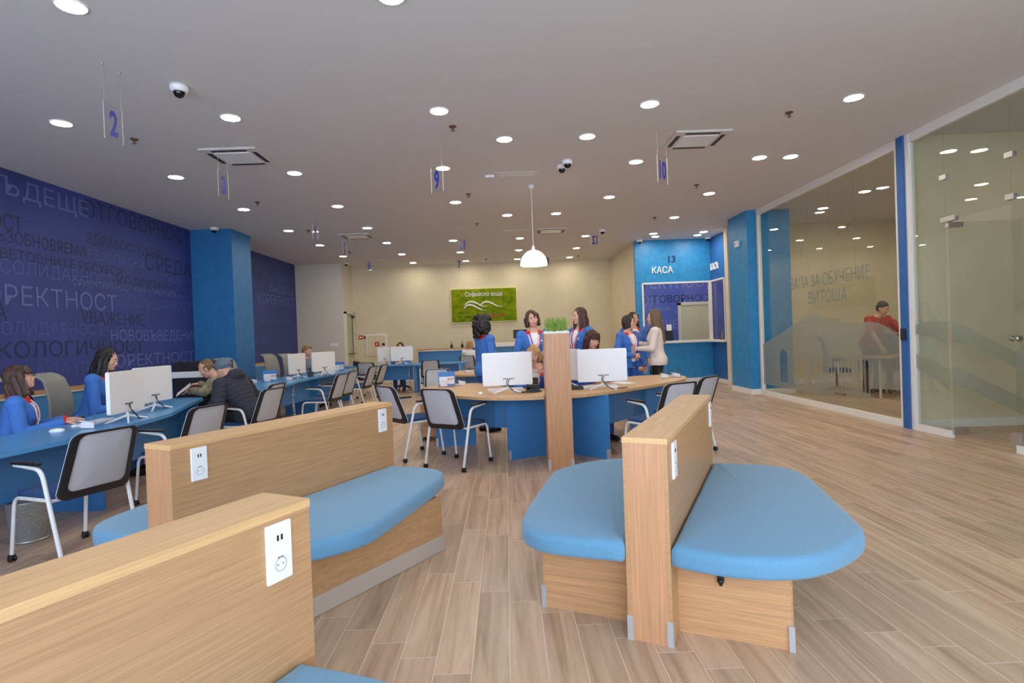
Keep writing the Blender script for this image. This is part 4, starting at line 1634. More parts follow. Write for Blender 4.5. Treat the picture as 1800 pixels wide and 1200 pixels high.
b.build('handset', M_BLACK, o)
o = thing('paper_stack', 'small dark ring and papers on the near corner of the far blue desk', 'papers', (-4.45, 9.3, .74))
b = MB()
b.box((0, 0, .012), (.2, .15, .024), .002)
b.build('sheets', M_PAPER, o)
b = MB()
b.tube([(0.06 * cos(2 * pi * k / 16), .06 * sin(2 * pi * k / 16), .036) for k in range(17)], .01, 8)
b.build('ring', M_DARK, o)
o = thing('payment_terminal', 'black payment terminal behind the cash desk glass', 'terminal', (4.42, 15.25, 1.085))
b = MB()
b.box((0, 0, .16), (.22, .03, .26), .01, M=Matrix.Rotation(radians(-15), 4, 'X'))
b.build('display', M_BLACK, o)
b = MB()
b.box((0, 0.02, .03), (.16, .14, .06), .01)
b.build('base', M_BLACK, o)
o = thing('notice_card', 'small pale notice stuck on the cash desk glass beside the girl', 'notice', (4.35, 15.0, 1.44))
b = MB()
b.box((0, .023, 0), (.13, .003, .16))
b.build('card', M_PAPER, o)
o = thing('card_holder', 'dark wooden card holder at the right end of the cash desk ledge', 'card holder', (5.44, 14.25, 1.085), radians(60))
b = MB()
b.box((0, 0, .12), (.16, .02, .24), .003)
b.build('board', M_RED_WOOD, o)
b = MB()
b.box((0, -.012, .12), (.13, .003, .2))
b.build('card', M_BEIGE, o)

# ================================================================== PRINTER, WASTE BIN
o = thing('office_printer', 'large black printer with white bands beside the blue column', 'printer', (-4.27, 8.09, 0), 0)
b = MB()
b.box((0, 0, .36), (.58, .56, .66), .015)
b.box((0, 0, .83), (.58, .56, .28), .01)
b.build('body', M_BLACK, o)
b = MB()
b.box((0, -.01, 1.02), (.585, .58, .085), .01)
b.build('scanner_band', M_WHITEM, o)
b = MB()
b.box((0, 0, 1.13), (.58, .54, .13), .02)
b.build('document_feeder', M_BLACK, o)
b = MB()
b.box((.09, -.285, .80), (.34, .02, .10), .004)
b.build('paper_tray', M_FOOT, o)
for k in range(2):
    b = MB()
    b.box((0, -.285, .18 + k * .24), (.56, .012, .21), .004)
    b.build('drawer', M_DARK, o)
for x in (-1, 1):
    for y in (-1, 1):
        caster((x * .24, y * .24, 0), o)
o = thing('waste_bin', 'round perforated steel waste bin under the near blue desk', 'bin', (-3.62, 4.30, 0))
b = MB()
b.lathe([(.001, 0), (.105, 0), (.118, .012), (.135, .29), (.140, .295), (.140, .30), (.132, .30), (.113, .015), (.001, .012)], (0, 0, 0), 32, cap=False)
b.build('basket', M_BIN, o)
b = MB()
b.tube([(.138 * cos(2 * pi * k / 28), .138 * sin(2 * pi * k / 28), .298) for k in range(29)], .005, 6)
b.build('rim', M_METAL, o)
b = MB()
b.lathe([(.108, .002), (.122, .002), (.122, .016), (.108, .016)], (0, 0, 0), 28, cap=False)
b.build('base_ring', M_METAL, o)

# ================================================================== CEILING FIXTURES
ROWS = [(3.95, [-2.88, -.70]), (5.96, [-4.5, -2.76, -.60, 1.6, 3.75]), (6.88, [.08, 1.08]), (7.97, [-4.48, -2.84, -.78, 1.92, 3.66, 4.10]), (10.0, [-4.47, -2.84, -.78, 1.92, 3.68]),
        (11.22, [.13, 1.09]), (12.02, [-4.46, -2.81, 3.67]), (13.95, [-4.43, -2.80, -1.18, .45, 2.06, 3.73, 4.97]), (14.4, [3.9, 4.97]),
        (15.9, [-4.42, -2.79, -1.16, .47, 2.08]), (17.78, [-2.78, -1.14, .47, 2.10])]
ORD = ['first', 'second', 'third', 'fourth', 'fifth', 'sixth', 'seventh', 'eighth', 'ninth', 'tenth', 'eleventh']
def make_downlight(label, group):
    r = thing('ceiling_light', label, 'ceiling light', (0, 0, CEIL), 0, group)
    b = MB()
    b.lathe([(.0905, 0.0), (.104, 0.0), (.104, -.006), (.0905, -.010)], (0, 0, 0), 32, cap=False)
    b.build('frame', M_WHITEP, r)
    b = MB()
    b.lathe([(.091, -.002), (.091, -.007), (.001, -.0085)], (0, 0, 0), 32, cap=False)
    b.build('diffuser', M_LAMP, r)
    return r
DL = None
for ri, (y, xs) in enumerate(ROWS):
    for xi, x in enumerate(xs):
        where = f'{ORD[xi]} from the left in the {ORD[ri]} row from the camera' if len(xs) > 1 else f'alone in the {ORD[ri]} row from the camera'
        lab = 'round recessed ceiling light, ' + where
        if DL is None:
            DL = make_downlight(lab, 'round recessed ceiling lights of the hall')
            DL.location = (x, y, CEIL)
        else:
            dup(DL, (x, y, CEIL), 0, lab)
for i, (x, y) in enumerate(((6.6, 8.9), (8.4, 8.9), (6.6, 11.6), (8.4, 11.6), (6.6, 10.25), (8.4, 10.25))):  # middle pair added to brighten the training room
    dup(DL, (x, y, CEIL), 0, 'round ceiling light inside the training room, ' + ('near ' if y < 10 else 'far ' if y > 11 else 'middle ') + ('left' if x < 7 else 'right'), 'round ceiling lights of the glazed rooms')
dup(DL, (6.9, 5.6, CEIL), 0, 'round ceiling light in the side room behind the glass door', 'round ceiling lights of the glazed rooms')
dup(DL, (5.6, 16.8, CEIL), 0, 'round ceiling light inside the cash desk booth at its right', 'round ceiling lights of the glazed rooms')  # unseen booth lamps, added to brighten its dim interior
dup(DL, (4.4, 15.6, CEIL), 0, 'round ceiling light inside the cash desk booth close to its window', 'round ceiling lights of the glazed rooms')
dup(DL, (6.2, 15.2, CEIL), 0, 'round ceiling light inside the cash desk booth in its far right corner', 'round ceiling lights of the glazed rooms')
dup(DL, (4.4, 16.8, CEIL), 0, 'round ceiling light inside the cash desk booth at its left', 'round ceiling lights of the glazed rooms')

M_ACP = mat('air_conditioner_plastic', (212, 209, 206), 0.6)
def make_ac(label):
    r = thing('ceiling_air_conditioner', label, 'air conditioner', (0, 0, CEIL), 0, 'square ceiling air conditioners')
    b = MB()
    b.box((0, 0, -.012), (.68, .66, .024), .008)
    b.build('panel', M_ACP, r)
    b = MB()
    b.box((0, 0, -.027), (.42, .40, .008), .003)
    b.build('grille', M_WHITEP, r)
    for x, y, sx, sy in ((-.275, 0, .05, .40), (.275, 0, .05, .40), (0, .265, .42, .05), (0, -.265, .42, .05)):
        b = MB()
        b.box((x, y, -.0245), (sx, sy, .004))
        b.build('air_slot', M_BLACK, r)
    return r
AC = make_ac('square ceiling air conditioner on the right, between two ceiling lights')
AC.location = (2.47, 7.11, CEIL)
dup(AC, (-3.24, 7.18, CEIL), 0, 'square ceiling air conditioner on the left above the sign with number 3')
dup(AC, (1.14, 13.08, CEIL), 0, 'square ceiling air conditioner far off beyond the pendant lamp')
dup(AC, (-3.25, 12.9, CEIL), 0, 'square ceiling air conditioner far off on the left side')
dup(AC, (7.6, 10.2, CEIL), 0, 'square ceiling air conditioner inside the training room')
def make_vent(label):
    r = thing('ceiling_vent', label, 'vent', (0, 0, CEIL), 0, 'flush ceiling vents')
    b = MB()
    b.box((0, 0, -.003), (.62, .26, .006), .002)
    b.build('frame', M_CEIL, r)
    for k in range(5):
        b = MB()
        b.box((0, -.08 + k * .04, -.0072), (.54, .016, .003))
        b.build('slat', M_ACP, r)
    return r
V0 = make_vent('flush rectangular vent in the ceiling before the pendant lamp')
V0.location = (.26, 8.4, CEIL)
dup(V0, (-3.4, 16.9, CEIL), 0, 'flush vent close to the back wall on the left')
dup(V0, (-1.9, 17.5, CEIL), 0, 'flush vent close to the back wall near the number 7 sign')
dup(V0, (.3, 12.9, CEIL), 0, 'flush vent left of the far air conditioner')

SPR = [(-.5, 6.41), (-4.09, 6.48), (3.25, 6.32), (3.25, 9.38), (-.52, 9.47), (3.24, 11.97), (-4.03, 9.53), (-.5, 11.98), (-4.07, 12.09), (2.33, 17.5), (-.49, 17.5), (-4.05, 15.22)]
SPL = ['between the first two middle lights', 'beside the number 2 sign', 'at the upper right of the ceiling', 'right of the number 10 sign', 'below the number 9 sign', 'above the cash desk',
       'left of the column lights', 'in the middle before the number 11 sign', 'on the far left before the number 5 sign', 'near the back wall right of the pendant', 'near the back wall left of the pendant', 'far left close to the rear wall block']
S0 = None
for (x, y), l in zip(SPR, SPL):
    lab = 'small brass ceiling sprinkler ' + l
    if S0 is None:
        S0 = thing('ceiling_sprinkler', lab, 'sprinkler', (x, y, CEIL), 0, 'ceiling sprinklers')
        b = MB()
        b.lathe([(.001, 0), (.042, 0), (.040, -.010), (.014, -.014), (.012, -.03), (.001, -.03)], (0, 0, 0), 16)
        b.build('escutcheon', mat('sprinkler_brass', (120, 84, 70), 0.4, metal=0.5), S0)
        b = MB()
        b.lathe([(.001, -.05), (.02, -.05), (.02, -.054), (.001, -.054)], (0, 0, 0), 12)
        b.tube([(.01, 0, -.028), (.012, 0, -.05)], .003, 6)
        b.tube([(-.01, 0, -.028), (-.012, 0, -.05)], .003, 6)
        b.build('deflector', MATS['sprinkler_brass'], S0)
    else:
        dup(S0, (x, y, CEIL), 0, lab)

def make_dome(label):
    r = thing('dome_camera', label, 'security camera', (0, 0, CEIL), 0, 'ceiling dome cameras')
    b = MB()
    b.lathe([(.001, 0), (.075, 0), (.078, -.03), (.066, -.058), (.048, -.060), (.001, -.056)], (0, 0, 0), 28)
    b.build('housing', M_WHITEP, r)
    b = MB()
    b.lathe([(.050, -.055), (.048, -.075), (.036, -.098), (.016, -.110), (.001, -.112)], (0, 0, 0), 24, cap=False)
    b.build('dome', M_SCREEN, r)
    return r
D0 = make_dome('white dome camera with a black lens dome on the ceiling at the upper left')
D0.location = (-2.86, 5.2, CEIL)
dup(D0, (.94, 7.80, CEIL), 0, 'upper one of two adjoining dome cameras in the middle of the ceiling')
dup(D0, (.885, 8.02, CEIL), 0, 'lower one of two adjoining dome cameras in the middle of the ceiling')
dup(D0, (2.34, 13.16, CEIL), 0, 'small dark dome camera far off near the number 12 sign')
dup(D0, (-5.72, 11.45, CEIL), 0, 'white dome camera where the left wall meets the blue column')
dup(D0, (-4.7, 17.2, CEIL), 0, 'small dome camera at the far left corner of the back wall')
dup(D0, (3.60, 14.85, CEIL), 0, 'small dome camera at the upper left corner of the cash desk')
dup(D0, (5.36, 14.75, CEIL), 0, 'small dome camera at the inner corner of the cash desk')
o = thing('emergency_light', 'small white emergency light on the ceiling before the vent', 'emergency light', (-.14, 8.4, CEIL))
b = MB()
b.box((0, 0, -.02), (.14, .05, .04), .01)
b.build('housing', M_WHITEP, o)
b = MB()
b.box((0, -.02, -.042), (.10, .02, .006))
b.build('lens', M_MESH, o)
o = thing('wall_sounder', 'small white sounder box on the left face of the right blue column', 'sounder', (5.0, 12.0, 3.14))
b = MB()
b.box((-.03, 0, 0), (.06, .14, .13), .012)
b.build('housing', M_WHITEP, o)
b = MB()
b.lathe([(.001, 0), (.035, 0), (.035, .004), (.001, .004)], (0, 0, 0), 16, M=Matrix.Translation((-.062, 0, 0)) @ Matrix.Rotation(pi / 2, 4, 'Y'))
b.build('speaker_grille', M_MESH, o)

# hanging number signs
def number_sign(txt, x, y, z0, z1, rz, label, flip=False):
    o = thing('hanging_number_sign', label, 'sign', (x, y, 0), rz, 'clear hanging number signs')
    b = MB()
    b.box((0, 0, (z0 + z1) / 2), (.20, .006, z1 - z0))
    p = b.build('plate', M_ACRYL, o)
    b = MB()
    for sx in (-.1, .1):
        b.box((sx, 0, (z0 + z1) / 2), (.0014, .0065, z1 - z0))
    for zz in (z0, z1):
        b.box((0, 0, zz), (.2, .0065, .001))
    b.build('plate_edge', M_FOOT, p)
    b = MB()
    wd = .085 if len(txt) == 1 else .13
    hh = .20
    s = -1 if flip else 1
    M = Matrix(((s, 0, 0, -s * wd / 2), (0, 0, -s, -.0045), (0, 1, 0, (z0 + z1) / 2 - hh / 2), (0, 0, 0, 1)))
    b.text(txt, M, wd * (.55 if txt == '1' else 1), hh, .002, bold=.03)
    b.build('digits', M_SIGNBLUE, o)
    b = MB()
    for sx in (-.09, .09):
        b.tube([(sx, 0, z1), (sx, 0, CEIL)], .0012, 5)
        b.lathe([(.001, 0), (.008, 0), (.008, -.015), (.001, -.015)], (sx, 0, CEIL), 8)
    b.build('wire', M_METAL, o)
number_sign('2', -3.215, 4.83, 3.14, 3.44, radians(84), 'clear hanging sign with blue number 2 at the upper left')
number_sign('3', -3.22, 6.70, 3.12, 3.42, radians(84), 'clear hanging sign with blue number 3 below the left air conditioner')
number_sign('4', -3.57, 11.0, 3.38, 3.66, radians(80), 'clear hanging sign with number 4 far along the left desks')
number_sign('5', -3.6, 13.1, 3.38, 3.66, radians(80), 'clear hanging sign with number 5 beyond the number 4 sign')
number_sign('6', -3.87, 16.6, 3.43, 3.70, 0, 'clear hanging sign with number 6 near the back wall at left')
number_sign('7', -1.30, 17.2, 3.45, 3.72, 0, 'clear hanging sign with number 7 near the back wall')
number_sign('8', 1.37, 17.2, 3.46, 3.73, 0, 'clear hanging sign with number 8 half hidden by the pendant lamp')
number_sign('9', -.745, 6.84, 3.14, 3.44, radians(-40), 'clear hanging sign with blue number 9 in the middle of the ceiling')
number_sign('10', 1.93, 6.72, 3.12, 3.44, radians(40), 'clear hanging sign with blue number 10 below the right air conditioner')
number_sign('11', -.95, 13.88, 3.50, 3.76 - .02, radians(-25), 'clear hanging sign with number 11 beyond the middle lights')
number_sign('12', 2.26, 13.81, 3.52, 3.76 - .02, radians(0), 'hanging sign with number 12 seen reversed from behind', True)

# pendant lamp
o = thing('pendant_lamp', 'white dome pendant lamp hanging over the oak desks', 'pendant lamp', (.50, 9.05, 0))
b = MB()
prof = []
for k in range(11):
    a = pi / 2 * k / 10
    prof.append((.215 * sin(a) if k else .02, 2.50 + .235 * cos(a)))
prof += [(.212, 2.487), (.205, 2.487)] + [(.205 * sin(pi / 2 * k / 10) if k else .012, 2.50 + .225 * cos(pi / 2 * k / 10)) for k in range(10, -1, -1)]
b.lathe(prof, (0, 0, 0), 40, cap=False)
b.build('lamp_shade', M_PEND, o)
b = MB()
b.lathe([(.001, 2.73), (.028, 2.73), (.022, 2.79), (.008, 2.81), (.001, 2.81)], (0, 0, 0), 18)
b.build('shade_cap', M_WHITEP, o)
b = MB()
b.tube([(0, 0, 2.80), (0, 0, CEIL - .05)], .0045, 8)
b.build('cord', M_WHITEP, o)
b = MB()
b.lathe([(.001, 0), (.05, 0), (.05, -.035), (.03, -.055), (.001, -.055)], (0, 0, CEIL), 20)
b.build('canopy', M_WHITEP, o)
b = MB()
b.ball((0, 0, 2.60), .04)
b.build('bulb', M_LAMP, o)

# ================================================================== BACK WALL ITEMS
o = thing('moss_panel', 'green moss panel with white lettering and wave emblem on the beige back wall', 'sign', (-.645, 18.5, 2.40))
MW, MH = 2.10, 1.06
b = MB()
b.box((0, -.03, 0), (MW + .05, .06, MH + .05), .006)
b.build('frame', mat('pale_yellow_frame', (228, 224, 170), 0.6), o)
b = MB()
nx, nz = 84, 42
vs = []
mr = random.Random(11)
for j in range(nz + 1):
    for i in range(nx + 1):
        e = min(i, nx - i, j, nz - j)
        vs.append((-MW / 2 + MW * i / nx, -.062 - (0 if e == 0 else mr.uniform(.004, .026)), -MH / 2 + MH * j / nz))
b.add(vs, [(j * (nx + 1) + i, j * (nx + 1) + i + 1, (j + 1) * (nx + 1) + i + 1, (j + 1) * (nx + 1) + i) for j in range(nz) for i in range(nx)], 0, True)
b.build('moss', M_MOSS, o)
FM = lambda x, z, y=-.098: Matrix(((1, 0, 0, x), (0, 0, -1, y), (0, 1, 0, z), (0, 0, 0, 1)))
b = MB()
b.text('Софийска вода', FM(-.60, .29), 1.20, .135, .012)
b.build('lettering', M_SIGNWHITE, o)
def ribbon(mb, pts, w):
    P = spline([(p[0], p[1], 0) for p in pts], 8)
    n = len(P)
    vs = []
    for i, p in enumerate(P):
        d = (P[min(i + 1, n - 1)] - P[max(i - 1, 0)]).normalized()
        nn = Vector((-d.y, d.x))
        t = i / (n - 1)
        ww = w * (0.25 + 0.75 * sin(pi * min(1, t * 1.15 + .05)) ** 0.6) if t < .9 else w * .3
        for y in (-.10, -.088):
            vs += [(p.x + nn.x * ww, y, p.y + nn.y * ww), (p.x - nn.x * ww, y, p.y - nn.y * ww)]
    fs = []
    for i in range(n - 1):
        a, c = i * 4, i * 4 + 4
        fs += [(a, a + 1, c + 1, c), (a + 2, c + 2, c + 3, a + 3), (a, c, c + 2, a + 2), (a + 1, a + 3, c + 3, c + 1)]
    mb.add(vs, fs, 0, False)
b = MB()
ribbon(b, [(-.62, .02), (-.52, .10), (-.38, .12), (-.24, .07), (-.10, -.01), (.02, -.05), (.12, -.05)], .022)
ribbon(b, [(-.65, -.08), (-.55, .0), (-.44, .02), (-.30, -.03), (-.14, -.12), (-.04, -.165), (.06, -.165)], .022)
ribbon(b, [(-.12, .0), (-.02, .08), (.10, .10), (.24, .06), (.38, -.02), (.48, -.065), (.60, -.07)], .022)
b.build('wave_emblem', M_SIGNWHITE, o)
b = MB()
b.text('част от', FM(-.64, -.40), .48, .075, .008)
b.build('dark_lettering', M_SIGNDARK, o)
b = MB()
b.text('VEOLIA', FM(-.12, -.39), .80, .11, .010)
b.build('red_lettering', M_SIGNRED, o)
o = thing('hydrant_cabinet', 'white fire hydrant cabinet door in the back wall with a red sticker', 'cabinet', (-4.17, 18.5, 1.24))
b = MB()
b.box((0, -.015, 0), (.68, .03, .70), .004)
b.build('frame', M_WHITEPAINT, o)
b = MB()
b.box((0, -.034, 0), (.58, .012, .60), .003)
b.build('door', M_BEIGE, o)
b = MB()
b.box((.02, -.042, .02), (.14, .004, .14))
st = b.build('red_sticker', M_SIGNRED, o)
b = MB()
b.prism([(-.03, -.035), (-.005, -.035), (-.005, .0), (.035, .0), (.0, .04), (-.03, .0)], 0, .003, 0, FM(.02, .02, -.0445))
b.build('pictogram', M_SIGNWHITE, st)
b = MB()
b.box((.225, -.042, .01), (.09, .008, .08), .002)
b.build('latch', M_BLACK, o)
o = thing('fire_sign', 'small red fire sign on the wall between the service door and the hydrant cabinet', 'sign', (-4.68, 18.5, 1.5))
b = MB()
b.box((0, -.004, 0), (.13, .008, .13))
b.build('plate', M_SIGNRED, o)
b = MB()
b.prism([(-.04, -.02), (.0, -.02), (.0, -.04), (.045, 0), (.0, .04), (.0, .02), (-.04, .02)], 0, .003, 0, FM(0, 0, -.009))
b.build('pictogram', M_SIGNWHITE, o)
o = thing('alarm_button', 'small dark alarm button right of the red fire sign', 'button', (-4.53, 18.5, 1.49))
b = MB()
b.box((0, -.012, 0), (.09, .024, .09), .004)
b.build('housing', M_BLACK, o)
b = MB()
b.box((0, -.026, 0), (.04, .004, .04))
b.build('push_plate', M_RED_WOOD, o)
o = thing('light_switch', 'white triple switch plate on the off-white wall block at left', 'switch', (-5.20, 17.35, 1.30))
b = MB()
b.box((0, -.006, 0), (.26, .012, .09), .004)
b.build('plate', M_WHITEP, o)
for k in range(3):
    b = MB()
    b.box((-.08 + k * .08, -.014, 0), (.05, .006, .05), .002)
    b.build('rocker', M_WHITEP, o)

# training room furniture
o = thing('training_table', 'table in the training room behind the frosted glass film', 'table', (7.6, 10.6, 0))
b = MB()
b.box((0, 0, .73), (1.8, .8, .03), .004)
b.build('tabletop', M_OAKX, o)
for x in (-1, 1):
    for y in (-1, 1):
        b = MB()
        b.tube([(x * .8, y * .33, 0), (x * .8, y * .33, .715)], .022, 8)
        b.build('leg', M_WHITEM, o)
dup(T0, (6.55, 11.2, 0), face(.7, -.3), 'office chair standing behind the frosted film in the training room')
dup(T0, (6.9, 9.0, 0), face(.2, 1), 'office chair low behind the glass near the blue strip in the training room')
# ================================================================== PEOPLE
def remeshed(mb, voxel, smooth=4, fac=0.5):
    me = bpy.data.meshes.new('tmp')
    me.from_pydata(mb.v, [], mb.f)
    o = bpy.data.objects.new('tmp', me)
    COL.objects.link(o)
    r = o.modifiers.new('r', 'REMESH')
    r.mode = 'VOXEL'
    r.voxel_size = voxel
    r.use_smooth_shade = True
    if smooth:
        sm = o.modifiers.new('s', 'SMOOTH')
        sm.factor = fac
        sm.iterations = smooth
    dg = bpy.context.evaluated_depsgraph_get()
    out = bpy.data.meshes.new_from_object(o.evaluated_get(dg))
    bpy.data.objects.remove(o)
    bpy.data.meshes.remove(me)
    return out

def cut(me, pred):
    """drop the faces whose centre satisfies pred"""
    bm = bmesh.new()
    bm.from_mesh(me)
    bmesh.ops.delete(bm, geom=[f for f in bm.faces if pred(f.calc_center_median())], context='FACES')
    bm.to_mesh(me)
    bm.free()

def paint(me, mats, pred):
    for x in mats:
        me.materials.append(x)
    for p in me.polygons:
        p.use_smooth = True
        p.material_index = pred(p.center)

TORSO = [(-.09, .15, .105, -.005), (-.03, .165, .118, -.012), (.03, .162, .115, -.012), (.10, .142, .10, .0), (.17, .128, .095, .004), (.25, .138, .105, .012),
         (.32, .148, .118, .020), (.39, .158, .108, .010), (.44, .165, .090, .0), (.475, .14, .075, -.005), (.505, .085, .062, -.008), (.54, .055, .055, -.005)]
TORSO_M = [(h, w * (1.14 if h > .2 else 1.02), d * 1.04, y) for h, w, d, y in TORSO]

def person(label, loc, rz, h=1.68, hip=.92, lean=0, twist=0, side=0, head=(0, 0, 0), armL=None, armR=None, legs='stand', male=False,
           skin=M_SKIN, top=None, opening=None, under=None, trousers=M_TROUS, scarf=None, collar=None, hair=('bob', M_HDARK), shoes=M_BLACKC,
           voxel=.0075, curlL=.5, curlR=.5, handL=None, handR=None, quilt=False, glasses=False, sleeve=1.0, hood=False, name='person', watch=False, badge=False):
    """local frame: forward +Y, right +X; lengths for a 1.70 m figure, scaled to h"""
    s = h / 1.70
    root = thing(name, label, 'person', loc, rz)
    V = Vector
    T = Matrix.Translation((0, 0, hip)) @ Matrix.Rotation(radians(side), 4, 'Y') @ Matrix.Rotation(radians(-lean), 4, 'X') @ Matrix.Rotation(radians(twist), 4, 'Z')
    Ti = T.inverted()
    yaw, pitch, roll = [radians(a) for a in head]
    neck = V((0, -.005 , .55))
    Hm = T @ Matrix.Translation(neck) @ Matrix.Rotation(radians(lean), 4, 'X') @ Matrix.Rotation(yaw - radians(twist), 4, 'Z') @ Matrix.Rotation(pitch, 4, 'X') @ Matrix.Rotation(roll, 4, 'Y') @ Matrix.Translation((0, .02, .115))
    SH = {k: T @ V((x, -.005, .445)) for k, x in (('L', -.175 if not male else -.195), ('R', .175 if not male else .195))}
    dflt = {'L': (V((-.24, -.02, hip + .17)), V((-.23, .08, hip - .07))), 'R': (V((.24, -.02, hip + .17)), V((.23, .08, hip - .07)))}
    arms = {}
    for k, a in (('L', armL), ('R', armR)):
        arms[k] = (V(a[0]), V(a[1])) if a else dflt[k]
    if legs == 'stand':
        LG = {k: (V((x * .09, 0, hip - .02)), V((x * .10, .015, .49)), V((x * .10, -.03, .085)), V((x * .115, .11, .03))) for k, x in (('L', -1), ('R', 1))}
    else:
        LG = {k: (V((x * .09, 0, hip)), V((x * .11, .42, hip + .0)), V((x * .12, .40, .085)), V((x * .13, .55, .03))) for k, x in (('L', -1), ('R', 1))}
    tor = TORSO_M if male else TORSO

    def torso(mb, grow, lo=-.2, hi=.6, flare=0.0):
        rs = []
        sec = [t for t in tor if lo <= t[0] <= hi]
        for z, w, d, y in sec:
            g = grow + (flare * max(0, .1 - z) if flare else 0)
            ring = []
            for k in range(20):
                a = 2 * pi * k / 20
                e = 2 / 2.4
                cx, sy = cos(a), sin(a)
                ring.append((T @ V(((w + g) * abs(cx) ** e * (1 if cx > 0 else -1), y + (d + g) * abs(sy) ** e * (1 if sy > 0 else -1), z))) * s)
            rs.append(ring)
        mb.rings(rs, 0, True, True)

    def hand(mb, k, curl, spec):
        E, W = arms[k]
        d = (W - E).normalized() if spec is None else V(spec[0]).normalized()
        n = V((1 if k == 'L' else -1, 0, -.2)) if spec is None else V(spec[1])      # the way the palm faces
        n = (n - d * n.dot(d)).normalized()
        sd = d.cross(n).normalized()
        if k == 'R':
            sd = -sd
        # sd points to the thumb side
        for t, r in ((.03, .026), (.055, .030), (.08, .030)):
            for q in (-.022, 0, .022):
                mb.ball(tuple((W + d * t + sd * q) * s), tuple(x * s for x in (.017, .017, .017)), None, 0, 8, 6)
        for q, L in ((.033, .068), (.011, .078), (-.011, .073), (-.033, .058)):
            p = W + d * .088 + sd * q
            dirs = d
            rr = .0092
            for j, f in enumerate((.45, .32, .25)):
                ang = curl * (j + .6) * .55
                dd = (d * cos(ang) + n * sin(ang) + sd * q * 2.2).normalized()
                p2 = p + dd * L * f
                mb.cap(p * s, p2 * s, rr * s, (rr - .0008) * s, 8)
                p, rr = p2, rr - .0008
        p = W + d * .03 + sd * .034
        for j, (f, a) in enumerate(((.038, .75), (.030, .45))):
            dd = (d * cos(a) + sd * sin(a) + n * .35).normalized()
            p2 = p + dd * f
            mb.cap(p * s, p2 * s, .0115 * s, .010 * s, 8)
            p = p2

    def arm(mb, k, g, to=1.0):
        S, (E, W) = SH[k], arms[k]
        r = (.050, .041, .034, .026) if not male else (.056, .048, .041, .030)
        mb.cap(S * s, E * s, (r[0] + g) * s, (r[1] + g) * s)
        if to > .5:
            W2 = E + (W - E) * ((to - .5) * 2 * .97)
            mb.cap(E * s, W2 * s, (r[1] + g) * s, (r[3] + (r[1] - r[3]) * (1 - (to - .5) * 2) + g) * s)
        elif to < .5:
            pass
        mb.ball(tuple(S * s), (.062 + g) * s, None, 0, 12, 8)

    # ---------------- body: one continuous skin surface
    b = MB()
    torso(b, -.004)
    for k in 'LR':
        arm(b, k, -.004)
        hand(b, k, curlL if k == 'L' else curlR, handL if k == 'L' else handR)
        A, K, N, F = LG[k]
        b.cap(A * s, K * s, .082 * s, .055 * s)
        b.cap(K * s, N * s, .055 * s, .036 * s)
        b.cap(N * s, (N + V((0, -.03, -.045))) * s, .036 * s, .034 * s)
        b.cap((N + V((0, 0, -.045))) * s, F * s, .036 * s, .026 * s)
    b.cap((T @ V((0, -.012, .49))) * s, (Hm @ V((0, -.02, -.06))) * s, .055 * s, .050 * s)
    Hs = Matrix.Scale(s, 4) @ Hm
    b.ball((0, -.008, .012), (.073, .092, .102), Hs, 0, 20, 14)
    b.ball((0, .030, -.045), (.056, .060, .066), Hs, 0, 16, 10)
    b.ball((0, .058, -.082), (.028, .026, .024), Hs, 0, 12, 8)
    for x in (-1, 1):
        b.ball((x * .040, .052, -.022), (.026, .030, .026), Hs, 0, 10, 8)       # cheek
        b.ball((x * .073, -.006, -.012), (.010, .022, .032), Hs, 0, 10, 8)      # ear
        b.ball((x * .030, .072, .026), (.026, .016, .010), Hs, 0, 10, 6)        # brow ridge
    b.rings([[Hs @ V((x * w, y, z)) for x, y, z in ((-1, y0, z0), (0, y1, z0), (1, y0, z0), (0, y0 - .03, z0))] for w, y0, y1, z0 in
             ((.008, .074, .086, .018), (.011, .076, .098, -.008), (.017, .074, .112, -.028), (.012, .070, .092, -.038))], 0, True, True)
    body = remeshed(b, voxel * s, 2)
    body.materials.append(skin)
    link('body', body, root)
    # ---------------- face details
    for x in (-1, 1):
        b = MB()
        b.ball((x * .031, .0795, .006), (.0115, .008, .0065), Hs, 0, 12, 8)
        e = b.build('eye', M_EYEW, root)
        b = MB()
        b.ball((x * .031, .0865, .006), (.0062, .003, .0062), Hs, 0, 10, 6)
        b.build('iris', M_BLACK, e)
        b = MB()
        b.tube([Hs @ V((x * .014, .089, .024)), Hs @ V((x * .031, .089, .029)), Hs @ V((x * .046, .078, .024))], [.0028 * s, .0034 * s, .002 * s], 6)
        b.build('eyebrow', hair[1], root)
    b = MB()
    b.ball((0, .084, -.058), (.024, .009, .0045), Hs, 0, 12, 6)
    b.ball((0, .083, -.066), (.019, .009, .005), Hs, 0, 12, 6)
    b.build('lips', M_LIPS, root)
    if glasses:
        b = MB()
        for x in (-1, 1):
            b.tube([Hs @ V((x * .033 + .022 * cos(2 * pi * k / 14), .1, .004 + .017 * sin(2 * pi * k / 14))) for k in range(15)], 0.0014 * s, 6)
            b.tube([Hs @ V((x * .055, .098, .006)), Hs @ V((x * .076, .0, .006))], .002 * s, 6)
        b.tube([Hs @ V((-.011, .1, .006)), Hs @ V((.011, .1, .006))], .0022 * s, 6)
        b.build('glasses', M_BLACK, root)
    # ---------------- trousers and shoes
    b = MB()
    torso(b, .005, -.2, .08)
    for k in 'LR':
        A, K, N, F = LG[k]
        b.cap(A * s, K * s, .094 * s, .068 * s)
        b.cap(K * s, (N + V((0, 0, .01))) * s, .068 * s, .056 * s)
    me = remeshed(b, .011 * s, 3)
    me.materials.append(trousers)
    link('trousers', me, root)
